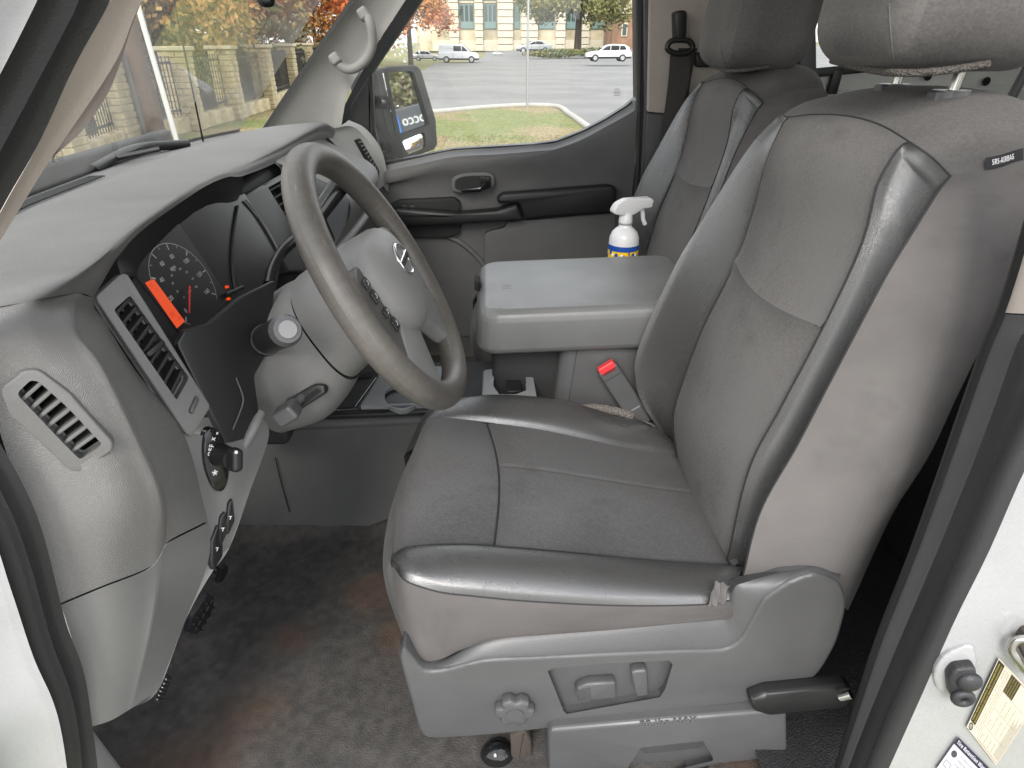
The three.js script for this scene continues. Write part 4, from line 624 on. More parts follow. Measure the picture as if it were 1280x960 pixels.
    const lbl = canvasTex(400, 64, (c, w, h) => { c.fillStyle = '#17171a'; c.fillRect(0, 0, w, h); c.fillStyle = '#c4c4c4'; c.font = 'bold 42px sans-serif'; c.fillText('SRS-AIRBAG', 60, 47, 300); });
  // --- headrest ---
  const hg = new RoundedBoxGeometry(0.200, 0.26, 0.285, 18, 0.058); { const p = hg.attributes.position; for (let i = 0; i < p.count; i++) { const y = p.getY(i), z = p.getZ(i), x = p.getX(i), zz = 1 - Math.pow(z / 0.1425, 2), k = 1 - 0.05 * Math.pow(Math.max(0, -y) / 0.13, 3); p.setXYZ(i, x + (x < 0 ? -0.012 : 0.012) * zz + y * 0.10, y - 0.010 * zz * (y < 0 ? 1 : 0), z * k); } hg.computeVertexNormals(); }
  hg.translate(0.572, 1.803, -0.487);
  const hr = part('headrest', boxUV(hg), M.fabric, s, 'cloth headrest');
  const onH = (x, y, k = 0) => { const h = hit(x, y, hr); return h.p.addScaledVector(h.n, k); };
  part('seam', tube([[1112, 4], [1113, 30], [1115, 55], [1118, 74], [1124, 86]].map(q => onH(...q, .0001)), .0011, 30, 6), M.fabric, hr);
  part('post', boxUV(between(V(0.572, 1.60, -.43), V(0.582, 1.70, -.43), 0.0068, 0.0068, 20)), M.steel, s); part('post', boxUV(between(V(0.572, 1.60, -.555), V(0.582, 1.70, -.555), 0.0068, 0.0068, 20)), M.steel, s);
  part('fleece_edge', tube([[1040, 76], [1065, 82], [1092, 88], [1120, 91], [1150, 91], [1190, 87], [1236, 80]].map((q, i) => { const h = at(q[0], q[1], [-.60, -.53, -.47, -.40, -.375, -.37, -.37][i]); return h; }), .0043, 60, 8), M_([0.11, 0.098, 0.088], { roughness: 1, bumpMap: T.carpet, bumpScale: 0.01 }), hr);
  for (const z of [-.43, -.555]) { const sl = part('post_sleeve', [boxUV(toCreasedNormals(new THREE.CylinderGeometry(0.022, 0.025, 0.016, 32).scale(1, 1, 0.85), 0.6)).translate(0.574, 1.637, z)], M.trim, s); part('release_button', rbox(0.012, 0.014, 0.02, 0.003, 0.553, 1.637, z + 0.004), M.trim, sl); }
  // --- cushion ---
  const nearT = C([[488, 702, -.31], [492, 699, -.32], [506, 688, -.32], [530, 683, -.32], [582, 681, -.32], [631, 684, -.32], [700, 690, -.32], [770, 697, -.32], [845, 704, -.32], [905, 708, -.32], [930, 712, -.32]]);
  const farT = C([[520, 560, -.64], [530, 535, -.655], [541, 525, -.66], [556, 524, -.66], [590, 526, -.66], [626, 531, -.66], [680, 539, -.66], [732, 550, -.66], [789, 562, -.66], [841, 571, -.66], [870, 576, -.66]]);
  const x0 = x => 0.475 - 0.02 * x + 0.025 * Math.sin(Math.PI * x), dome = (x, t) => 0.012 * Math.sin(Math.PI * x);
  part('cushion_front', band(nearT, farT, { nu: 30, nv: 34, h: (x, t, v) => dome(x, t) + 0.004 * Math.sin(Math.PI * v) - 0.003 * Math.pow(v, 30), sgn: 1, t1: x => x0(x) }), M.cushion, s, 'cloth front of the seat cushion');
  part('cushion', [band(nearT, farT, { nu: 15, nv: 34, h: (x, t, v) => dome(x * .54, t) + 0.002 - 0.005 * Math.pow(1 - v, 30), sgn: 1, t0: x => x0(x * 0.54), t1: () => .93 })].map(g => g) && [gridGeo((u, v) => { const x = u; const a = x0(x), t = a + (0.925 - a) * v; const p = nearT.at(t).lerp(farT.at(t), x); const gr = Math.exp(-Math.pow((x - 0.56) / 0.006, 2)) * 0.0035; p.y += dome(x, t) + 0.002 - 0.005 * Math.pow(1 - v, 30) - gr - 0.006 * Math.pow(v, 30); return p; }, 90, 34)], M.cushion, s, 'dark cloth centre of the seat cushion');
  part('cushion_welt', gridGeo((u, v) => { const t = 0.93 + 0.07 * v; const p = nearT.at(t).lerp(farT.at(t), u); p.y += dome(u, t) + 0.01 * Math.sin(Math.PI * Math.min(1, v * 1.2)); return p; }, 30, 10), M.cushion, s);
  const nearB = C([[492, 706, -.30], [497, 714, -.275], [509, 727, -.25], [549, 740, -.24], [590, 745, -.238], [640, 750, -.238], [700, 754, -.238], [770, 757, -.238], [840, 757, -.238], [888, 755, -.24], [915, 750, -.245]]);
  part('cushion_bolster', band(nearT, nearB, { nu: 18, nv: 60, h: (x, t) => 0.019 * Math.pow(Math.max(0, 4 * x * (1 - x)), .5) * Math.min(1, 0.15 + t * 4), sgn: -1 }), M.leather, s, 'shiny leather bolster along the near edge of the cushion');
  const skB = C([[507, 800, -.262], [517, 815, -.25], [530, 826, -.24], [550, 824, -.236], [580, 811, -.236], [620, 799, -.236], [690, 793, -.236], [770, 787, -.236], [840, 780, -.236], [905, 774, -.238], [925, 772, -.24]]);
  part('cushion_skirt', band(nearB, skB, { nu: 12, nv: 60, h: 0.006, sgn: -1 }), M.skirt, s, 'woven skirt of the cushion above the plastic side cover');
  const frT = new Curve([nearB.p[0], nearT.p[0], nearT.p[0].clone().lerp(farT.p[0], .33).add(V(-.025, -.002, 0)), nearT.p[0].clone().lerp(farT.p[0], .66).add(V(-.022, 0, 0)), farT.p[0], V(-.10, 1.0, -.70)]);
  // rounded front of the cushion between its top and the skirt
  const front = (u, v) => { const a = new Curve([nearT.at(0), nearT.at(0).lerp(farT.at(0), u)]).at(1); const bow = Math.sin(Math.PI * Math.min(1, u)); return a.add(V(-0.045 * Math.sin(Math.PI * .5 * Math.min(1, v * 1.4)) * (0.35 + 0.65 * Math.pow(bow, .5)) + 0.03 * v * v, -0.17 * v * v - 0.02 * v, 0.0)); };
  part('cushion_nose', [gridGeo((u, v) => front(u, v), 24, 16), gridGeo((u, v) => { const p = front(0, v), q = skB.at(0.0).lerp(nearB.at(0), 1 - v); return p.lerp(q, u); }, 8, 16)], M.cushion, s, 'rounded cloth front edge of the cushion');
  const farS = C([[505, 570, -.68], [528, 527, -.72], [545, 514, -.735], [562, 503, -.74], [594, 496, -.74], [639, 494, -.74], [684, 497, -.74], [714, 502, -.74], [770, 521, -.74], [800, 527, -.74], [838, 556, -.74]]);
  part('cushion_bolster', [band(farT, farS, { nu: 14, nv: 50, h: (x, t) => 0.014 * Math.pow(Math.max(0, 4 * x * (1 - x)), .5) * Math.min(1, 0.2 + t * 4), sgn: 1 }), band(farS, new Curve(farS.p.map(p => V(p.x, p.y - .14, p.z - .015))), { nu: 6, nv: 40 })], M.leather, s, 'leather bolster along the far edge of the cushion');
  { const l = [], q = []; for (let i = 0; i <= 24; i++) { const x = .015 + .97 * i / 24, t = x0(x); const p = nearT.at(t).lerp(farT.at(t), x); p.y += dome(x, t) - .0012; l.push(p); const u = joint(x), w = farSeam.at(u).lerp(nearSeam.at(u), x); const n = farSeam.at(u + .01).sub(farSeam.at(u - .01)).cross(nearSeam.at(u).sub(farSeam.at(u))).normalize(); q.push(w.addScaledVector(n, -(hollow(x, u) - .0018))); } part('seam', [tube(l, .0015, 60, 6), tube(q, .0013, 60, 6)], M.blackSoft, s); }
  part('seam', [seam(nearT, .0013, .02), seam(nearB, .0012), seam(farT, .0013, .05)], M.blackSoft, s);
  if (!full) return s;
  part('airbag_tag', (() => { const n0 = V(-.1, .5, .85).normalize(), a2 = hit(1227, 200, crown).p.addScaledVector(n0, .006), b2 = hit(1276, 188, crown).p.addScaledVector(n0, .006), d = V(0, -.011, .006); return gridGeo((u, v) => a2.clone().lerp(b2, u).addScaledVector(d, 1 - v).add(V(0, 0, .002 * Math.sin(u * 5))), 10, 3, (p, u, v) => [u, v]); })(), M_(1, { map: lbl, roughness: .8 }), s, 'black airbag tag with white lettering');
  // folds of loose cloth at the back corner
  part('cloth_fold', gridGeo((u, v) => { const p = at(884 + 20 * u + 9 * v, 757 - 1.5 * u - 30 * v + 6 * u * v, -.236); p.z += .0025 * Math.sin(14 * u + 3 * v) + .002 * Math.sin(v * 9 + u * 5); return p; }, 20, 16), M.meshFabric, s); 
  // --- plastic side cover ---
  const zc = -.222;
  const low = [[500, 825], [506, 812], [530, 838], [555, 838], [605, 826], [680, 822], [755, 818], [850, 814], [905, 812], [925, 800], [940, 775], [955, 750], [985, 729], [1020, 718], [1050, 730], [1059, 757], [1046, 805], [1021, 845], [980, 866], [930, 879], [830, 891], [730, 906], [630, 918], [545, 924], [526, 916], [512, 870]];
  const rec = [[679, 838], [690, 832], [760, 826], [840, 822], [846, 830], [836, 862], [828, 874], [706, 896], [700, 890]];
  const lowC = new THREE.CatmullRomCurve3(low.map(q => at(q[0], q[1], zc)), true, 'catmullrom', .35), lowS = []; for (let i = 0; i < 260; i++) { const p = lowC.getPoint(i / 260); lowS.push([p.x, p.y]); }
  const sc = part('side_cover', slab(lowS, zc - .05, zc, .006, 0, [xy(rec, zc)], 6, .3), M.trim, s, 'grey plastic side cover with knob and switches');
  const rimA = new Curve(Array.from({ length: 15 }, (_, i) => lowC.getPoint([0, 1, 2, 3, 4, 5, 6, 7, 8, 9, 10, 11, 12, 13, 14][i] / low.length).add(V(0, -.002, -.004))));
  const rimB = C([[500, 802, zc - .03], [509, 800, zc - .03], [530, 824, zc - .02], [555, 824, zc - .02], [605, 801, zc - .02], [680, 793, zc - .02], [755, 787, zc - .02], [850, 778, zc - .02], [898, 773, zc - .02], [910, 760, zc - .02], [918, 735, zc - .02], [932, 728, zc - .02], [985, 713, zc - .02], [1020, 706, zc - .02], [1050, 717, zc - .02]]);
  part('cover_ledge', [band(rimA, rimB, { nu: 8, nv: 90, h: 0.0025, p: .6, sgn: 1 }), band(rimB, new Curve(rimB.p.map(p => p.clone().add(V(0, -.02, -.03)))), { nu: 2, nv: 60 })], M.trim, sc);
  // recess with a sloping floor lip
  const rp = xy(rec, zc);
  part('switch_recess', slab(rp.map(p => p), zc - .024, zc - .018, 0, .01), M.trim, sc);
  part('recess_lip', band(C([[706, 896, zc - .001], [740, 890, zc - .001], [780, 884, zc - .001], [828, 875, zc - .001]]), C([[702, 882, zc - .018], [740, 880, zc - .018], [780, 875, zc - .018], [831, 866, zc - .018]]), { nu: 4, nv: 10 }), M.trim, sc);
  const pl = { p: at(760, 855, zc - .018), n: V(0, 0, 1) };
  part('seat_switch', plate([[718, 854], [721, 849], [734, 844], [767, 842], [769, 862], [738, 865], [722, 869]], pl, -.002, .016, .004, .004), M.trim, sc, 'slide switch of the power seat');
  for (let i = 0; i < 5; i++) part('ridge', bar([720.5 + 3.4 * i, 851 - .8 * i], [723 + 3.4 * i, 866 - .8 * i], pl, .0014, .015, .018), M.trim, sc);
  part('seat_switch', plate([[787, 830], [793, 828], [806, 827], [809, 858], [795, 861], [790, 852]], pl, -.002, .016, .004, .004), M.trim, sc, 'upright recline switch of the power seat');
  const kc = at(643, 880, zc), lob = []; for (let i = 0; i < 72; i++) { const a = i / 72 * 2 * Math.PI, r = .0285 + .0036 * Math.cos(6 * a + .5) - .0012 * Math.cos(12 * a + 1); lob.push([r * Math.cos(a), r * Math.sin(a)]); }
  const kn = part('lumbar_knob', slab(lob, 0, .020, .005).translate(kc.x, kc.y, kc.z - .002), M.trim, sc, 'six lobed grey hand knob');
  part('knob_cap', boxUV(new THREE.CylinderGeometry(.0135, .014, .003, 32).rotateX(Math.PI / 2)).translate(kc.x, kc.y, kc.z + .0185), M.trim, kn);
  // belt buckle on its stalk beside the console
  const bA = at(800, 522, -.765), bB = at(758, 458, -.775), bd = bB.clone().sub(bA).normalize();
  const bm = basis(bA.clone().lerp(bB, .5), V(0, 0, 1).cross(bd).negate(), bd);
  const L = bA.distanceTo(bB), bk = part('belt_buckle', [rbox(.046, L, .022, .006), rbox(.030, .05, .026, .006, .004, -L / 2 + .01, 0)].map(g => g.applyMatrix4(bm)), M.trim, s, 'grey seat belt buckle with a red button');
  part('release_button', rbox(.038, .024, .018, .004, 0, L / 2 - .004, .002).applyMatrix4(bm), M_([.62, .035, .04], { roughness: .35 }), bk, 'red release button');
  part('buckle_groove', rbox(.040, .0016, .0008, .0004, 0, L / 2 - .024, .0112).applyMatrix4(bm), M.black, bk);
  part('cloth_fold', [tube([[722, 512, -.75], [740, 510, -.757], [765, 513, -.757], [790, 520, -.757]].map(a => at(...a)), .010, 20, 8), tube([[800, 530, -.752], [815, 535, -.75], [830, 545, -.745]].map(a => at(...a)), .010, 20, 8)], M_([.2, .18, .16], { roughness: 1, bumpMap: T.carpet, bumpScale: .01 }), s, 'bunched light cloth beside the buckle');
  return s;
}
const seat1 = makeSeat('front_seat', 'grey cloth and leather driver seat with a plastic side cover, nearest the open doorway', true);
const seat2 = makeSeat('front_seat', 'grey cloth and leather passenger seat beyond the centre console', false);
seat2.position.set(0.125, 0.004, -0.87);
for (const o of seat2.children) if (o.name === 'headrest') o.position.set(-0.03, -0.036, 0); // pushed down onto the backrest

// ---------- under the driver seat ----------
{
  const d = thing('storage_drawer', 'grey plastic drawer marked 20 lbs MAX under the driver seat', 'drawer');
  const z = -.205, P = { p: at(830, 920, z), n: V(0, 0, 1) };
  part('drawer_front', plate([[686, 916], [692, 912], [975, 888], [984, 892], [985, 946], [900, 956], [700, 1000], [686, 990]], P, -.25, 0, .006, .008, [[[798, 932], [882, 923], [897, 948], [886, 965], [785, 972], [780, 960]]]), M.trim, d);
  part('handle_recess', plate([[775, 920], [905, 915], [910, 970], [775, 985]], P, -.05, -.018, 0), M.trim, d);
  part('handle_lip', band(C([[798, 932, z - .001], [840, 927, z - .001], [882, 923, z - .001]]), C([[806, 942, z - .018], [840, 939, z - .018], [876, 935, z - .018]]), { nu: 3, nv: 8 }), M.trim, d);
  const o = at(835, 902, z + .0005), r = at(865, 899.5, z + .0005).sub(o).normalize();
  part('lettering', boxUV(text('20 lbs MAX', .0125, .0009)).applyMatrix4(basis(o, r, V(0, 0, 1).cross(r))), M_([.09, .09, .092], { roughness: .5 }), d, 'moulded lettering 20 lbs MAX');
  const b = thing('seat_bracket', 'black metal bracket behind the drawer under the driver seat', 'bracket');
  part('rail', slab(xy([[938, 876], [960, 868], [1060, 858], [1068, 866], [1060, 886], [1000, 892], [962, 896], [942, 890]], -.2), -.225, -.2, .006, .006), M.black, b);
  part('bolt', boxUV(between(at(1050, 872, -.19), at(1064, 868, -.185), .006, .007)), M.steel, b);
  const t = thing('seat_rail', 'rusty seat rail foot with a black cover below the side cover', 'seat rail');
  part('rail_cover', [boxUV(new THREE.SphereGeometry(.038, 28, 18).scale(.85, 1, .7)).translate(...at(622, 948, -.25).toArray())], M.gloss, t, 'round black plastic cover');
  part('bolt', boxUV(new THREE.CylinderGeometry(.008, .009, .01, 6).rotateX(Math.PI / 2)).translate(...at(626, 944, -.222).toArray()), M.trim, t);
  part('bracket', slab(xy([[638, 920], [656, 914], [664, 926], [668, 985], [640, 985]], -.24), -.30, -.24, .004, .004), M.rust, t);
  part('track', rbox(.5, .03, .05, .004, .12, .66, -.30), M.black, t);
  part('dark_mat', gridGeo((u, v) => V(.42 + 1.2 * u, .66 + .02 * fbm(u * 20, v * 20, 997, 3, 77) + .1 * u, -.10 - .9 * v), 50, 40, p => [p.x, p.z]), M_([.018, .018, .02], { roughness: 1, bumpMap: T.carpet, bumpScale: .008 }), van);
  part('rear_screen', gridGeo((u, v) => V(.86 + .03 * fbm(u * 9, v * 9, 997, 3, 78), .62 + .75 * v, -.10 - .75 * u), 40, 40, (p, u, v) => [p.z, p.y]), M_([.015, .015, .017], { roughness: 1, bumpMap: T.carpet, bumpScale: .01 }), van, 'black hanging cloth behind the driver seat');
}

// ---------- centre console ----------
{
  const c = thing('centre_console', 'grey centre console with a long padded lid between the seats', 'console');
  const l = (u, v) => V(-0.025 + 0.475 * u, 1.233 + .012 * u + 0, -.765 - .355 * v);
  const sh = shapeOf([[-.03, -.175], [.45, -.175], [.45, .175], [-.03, .175]], .055), lg = new THREE.ExtrudeGeometry(sh, { depth: .05, bevelEnabled: true, bevelThickness: .024, bevelSize: .024, bevelOffset: -.024, bevelSegments: 8, curveSegments: 12 });
  lg.rotateX(-Math.PI / 2); { const p = lg.attributes.position; for (let i = 0; i < p.count; i++) { const x = p.getX(i), y = p.getY(i); p.setXYZ(i, x + (y < .02 ? -.0 : 0) - (y < 0.03 && x < .1 ? .004 : 0), y + (1.146 + .03 * (x + .03)) + (y > .06 ? .006 * Math.sin(Math.PI * Math.min(1, Math.max(0, (x + .03) / .48))) : 0), p.getZ(i) - .94); } }
  const lid = part('lid', boxUV(toCreasedNormals(lg, .9)), M.lid, c, 'long grey padded lid');
  part('latch', rbox(.012, .022, .05, .005, -.030, 1.222, -.945), M.hole, lid);
  const mk = onY(634, 360, 1.2450); const q = [[0, 0], [.012, 0], [.012, .018], [0, .018]];
  part('mark', [[-.009, 0, .002, .018], [0, .009, .018, .002], [.009, 0, .002, .018], [0, -.009, .018, .002], [0, 0, .012, .0015]].map(([a, b, w, d]) => rbox(w, .0008, d, .0003, mk.x + a, mk.y + .0030, mk.z + b)), M.trim, lid);
  const body = xy([[690, 425], [840, 410], [840, 520], [700, 520], [664, 520]], -.80);
  part('body', slab([[.11, .7], [.5, .7], [.5, 1.16], [.15, 1.16]], -1.08, -.80, .014, .03), M.trim, c, 'grey body of the console under the lid');
  const bp = { p: at(740, 460, -.798), n: V(0, 0, 1) };
  part('side_panel', plate([[722, 432], [728, 429], [812, 421], [840, 420], [840, 530], [706, 530]], bp, -.004, .0025, .0015, .006), M.trim, c, 'flat panel let into the side of the console');
  part('front_body', slab([[-.0, .7], [.16, .7], [.16, 1.15], [.0, 1.15]], -1.06, -.845, .012, .03), M.blackSoft, c, 'dark front of the console under the lid');
  // rear cup holder
  const y0 = 1.035, on = l => l.map(a => { const p = onY(a[0], a[1], y0); return [p.x, -p.z]; });
  const cup = part('cup_holder', slab(on([[604, 462], [664, 454], [672, 500], [602, 500]]), -.016, 0, .004, .008, [on([[616, 464], [658, 459], [661, 488], [646, 494], [622, 494], [614, 482]])]).rotateX(-Math.PI / 2).translate(0, y0, 0), M_([.26, .27, .27], { roughness: .45, map: T.scuff }), c, 'grey square cup holder in front of the console');
  part('cup_well', slab(on([[606, 458], [668, 452], [674, 502], [602, 502]]), -.09, -.08, 0).rotateX(-Math.PI / 2).translate(0, y0, 0), M.hole, cup);
  part('cup_insert', [slab(on([[632, 463], [650, 461], [652, 485], [634, 486]]), -.02, -.006, .002, .003)].map(g => g.rotateX(-Math.PI / 2).translate(0, y0, 0)), M.black, cup);
  part('base', rbox(.9, .34, .26, .02, .0, .78, -.985), M.blackSoft, c);
}

// ---------- spray bottle ----------
{
  const o = at(779, 312, -1.20), s = thing('spray_bottle', 'white trigger spray bottle with a yellow and blue label behind the console lid', 'bottle', [o.x, o.y - .188, o.z], .25);
  const m = M_(.78, { roughness: .32, map: T.scuff }), lz = (l, seg = 40) => boxUV(new THREE.LatheGeometry(l.map(a => new THREE.Vector2(...a)), seg));
  part('bottle', lz([[0, 0], [.036, 0], [.039, .004], [.039, .205], [.0375, .222], [.032, .235], [.022, .245], [.0165, .249], [.0165, .256]]), m, s, 'white plastic bottle');
  const lab = canvasTex(512, 256, (c, w, h) => { c.fillStyle = '#f2c312'; c.fillRect(0, 0, w, h); c.fillStyle = '#1d4a9e'; c.fillRect(0, 0, w, 22); c.fillStyle = '#1d4a9e'; for (let i = 0; i < 14; i++) { c.beginPath(); c.ellipse(20 + i * 38, 38 + 12 * Math.sin(i * 2.3), 10, 12, 0.4, 0, 7); c.fill(); } c.fillStyle = '#f4f1e6'; for (let i = 0; i < 9; i++) c.fillRect(30 + 54 * i, 30, 14, 12); });
  const lg = new THREE.CylinderGeometry(.0394, .0394, .16, 40, 1, true).translate(0, .125, 0); part('label', lg, M_(1, { map: lab, roughness: .4 }), s, 'yellow label with a blue band');
  part('collar', lz([[0, .255], [.0175, .255], [.0175, .262], [.0155, .285], [0, .285]]), m, s);
  const head = new THREE.ExtrudeGeometry(shapeOf([[-.040, .288], [-.030, .306], [-.008, .316], [.062, .316], [.064, .297], [.040, .296], [.022, .286], [.014, .282], [-.014, .282]], .007), { depth: .018, bevelEnabled: true, bevelThickness: .005, bevelSize: .003, bevelSegments: 4, curveSegments: 8 }).translate(0, 0, -.009);
  part('spray_head', [boxUV(toCreasedNormals(head, .8)), boxUV(between(V(.062, .307, 0), V(.070, .307, 0), .007, .006))], m, s);
  part('trigger', tube([V(.040, .296, 0), V(.046, .28, 0), V(.049, .264, 0), V(.056, .25, 0)], .0055, 20, 10), m, s);
}

// ---------- passenger door ----------
{
  const d = thing('passenger_door', 'dark grey passenger door with a black armrest and a window looking onto the verge', 'door');
  const Z = -1.76;
  const sill = [[430, 218], [476, 208], [520, 198], [568, 188], [620, 185], [669, 181], [696, 178], [729, 165], [756, 151], [783, 134], [793, 126]];
  const A = new Curve(sill.map(a => at(a[0], a[1], Z - .03))), A1 = new Curve(sill.map((a, i) => at(a[0] + (i > 8 ? 4 : 0), a[1] + 8, Z + .015)));
  const mid = sill.map((a, i) => at(430 + (802 - 430) * i / 10, 262 - 24 * i / 10 + (i > 7 ? -(i - 7) * 10 : 0), Z + (0.0)));
  const A2 = new Curve(mid);
  const B = new Curve(sill.map((a, i) => at(440 + (790 - 440) * i / 10, 252 - 12 * i / 10, Z + .004)));
  const B2 = new Curve(sill.map((a, i) => at(430 + (795 - 430) * i / 10, 300 - 0 * i, Z - .012))), B3 = new Curve(sill.map((a, i) => at(430 + (795 - 430) * i / 10, 420, Z - .012)));
  part('panel', [band(A, A1, { nu: 8, nv: 70, h: .006, sgn: 1 }), loft([A1, new Curve(sill.map((a, i) => at(436 + (794 - 436) * i / 10, a[1] + 24 + (i > 6 ? (i - 6) * 6 : 0), Z + .018))), new Curve(sill.map((a, i) => at(438 + (793 - 438) * i / 10, 240 - 12 * i / 10, Z - .004))), B2], { nu: 40, nv: 70 }), band(B2, B3, { nu: 10, nv: 40 })], M.door, d, 'dark grey grained door panel');
  part('panel_edge', slab(xy([[793, 126], [800, 120], [804, 200], [798, 420], [784, 420], [794, 200]], Z), Z - .05, Z + .005, .004, .004), M.door, d);
  part('outer_skin', slab([[-1.0, .5], [.5, .5], [.5, 1.33], [-.3, 1.30], [-1.0, 1.30]], Z - .10, Z - .055, .008, .02), M.white, d, 'white outer skin of the door');
  part('lower_panel', slab([[-.9, .6], [.46, .6], [.46, 1.05], [-.9, 1.05]], Z - .04, Z - .02, .004, .02), M.door, d);
  const P = { p: at(640, 250, Z), n: V(0, 0, 1) };
  const bez = []; for (let i = 0; i < 24; i++) { const a = i / 24 * 2 * Math.PI, c = Math.cos(a), s = Math.sin(a); bez.push([591 + 27 * Math.sign(c) * Math.pow(Math.abs(c), .65), 227 - 2.5 * c + 12.5 * Math.sign(s) * Math.pow(Math.abs(s), .65)]); }
  const h = part('door_handle', plate(bez, P, .008, .024, .004), M.door, d, 'inner door handle in an oval bezel');
  const bi = bez.map(q => [591 + (q[0] - 591) * .82, 227 + (q[1] - 227) * .72]);
  part('handle_cup', plate(bi, P, .0245, .0255, 0), M.blackSoft, h);
  part('lever', plate([[575, 234], [600, 231], [603, 218], [613, 218], [614, 232], [600, 237], [578, 238]], P, .024, .038, .004, .004), M.gloss, h);
  part('lock_slide', plate([[600, 219], [608, 217], [609, 224], [602, 226]], P, .027, .042, .002, .002), M.black, h);
  part('armrest', plate([[486, 262], [500, 256], [575, 262], [622, 258], [646, 251], [650, 262], [654, 271], [560, 277], [505, 280], [488, 278]], P, .0, .055, .012, .010), M.black, d, 'black front armrest');
  part('switch_pocket', plate([[489, 255], [500, 249], [568, 246], [576, 252], [574, 264], [492, 266]], P, -.01, .020, .004, .006), M.blackSoft, d, 'black window switch pocket');
  for (const x of [506, 516]) part('window_switch', plate([[x - 3, 255], [x + 3, 254.6], [x + 3, 257], [x - 3, 257.4]], P, .02, .024, .001), M.trim, d);
  part('armrest', plate([[621, 245], [628, 239], [760, 229], [768, 232], [768, 260], [762, 263], [655, 271], [648, 252], [622, 251]], P, -.005, .040, .010, .008), M.black, d, 'black rear armrest pad');
  part('grip_pocket', plate([[498, 280], [572, 277], [578, 280], [574, 292], [560, 296], [510, 297]], P, -.01, .012, .004, .010), M.blackSoft, d, 'dark pocket below the armrest');
  part('pocket_panel', plate([[605, 292], [612, 288], [630, 284], [634, 276], [768, 264], [770, 420], [616, 420], [605, 340]], P, -.02, .014, .005, .008), M.door, d, 'raised lower panel of the door');
  part('arch_trim', tube([[480, 300], [530, 291], [570, 300], [600, 325], [612, 345]].map(a => at(a[0], a[1], Z - .012)), .010, 30, 8), M.door, d);
  // frame, mirror triangle and glass
  const fr = [[425, 166], [431, 131], [468, 60], [507, 0], [545, -60], [820, -60], [806, 0], [803, 120], [796, 132], [786, 140], [770, 152], [740, 172], [700, 188], [600, 195], [476, 216], [450, 222]];
  const ho = [[478, 204], [468, 160], [465, 92], [528, 0], [566, -56], [795, -56], [793, 0], [794, 122], [783, 132], [756, 149], [729, 163], [696, 176], [668, 180], [568, 186]];
  const g = new THREE.ExtrudeGeometry((() => { const s = shapeOf(xy(fr, Z - .04)); s.holes.push(shapeOf(xy(ho, Z - .04))); return s; })(), { depth: .035, bevelEnabled: false }); g.translate(0, 0, Z - .075);
  part('window_frame', boxUV(g), M.rubber, d, 'black window frame');
  part('mirror_trim', slab(xy([[438, 160], [440, 130], [463, 93], [467, 150], [472, 206], [462, 210]], Z - .04), Z - .045, Z - .028, .004, .004), M.blackSoft, d, 'black triangle inside the mirror');
  const gs = new THREE.ShapeGeometry(shapeOf(xy([[470, 212], [455, 150], [460, 90], [520, 0], [560, -60], [800, -60], [798, 0], [799, 125], [780, 138], [730, 170], [690, 182], [560, 192]], Z - .06))); gs.translate(0, 0, Z - .06); 
  const gl = part('glass', gs, M.glass, d, 'passenger window glass');
  const st = canvasTex(256, 200, (c, w, h) => { c.clearRect(0, 0, w, h); c.fillStyle = '#6f6f6c'; c.font = 'bold 34px sans-serif'; c.fillText('TINTED', 40, 40, 190); c.font = '24px sans-serif'; for (let i = 0; i < 4; i++) c.fillRect(20, 66 + i * 32, 190 - 30 * (i % 2), 9); });
  part('glass_mark', gridGeo((s, t) => { const p = at(766 + 13 * s, 121 - 11 * t, Z - .057); return p; }, 2, 2, (p, s, t) => [s, t]), M_(1, { map: st, transparent: true, alphaTest: .3, roughness: .6 }), gl);
}
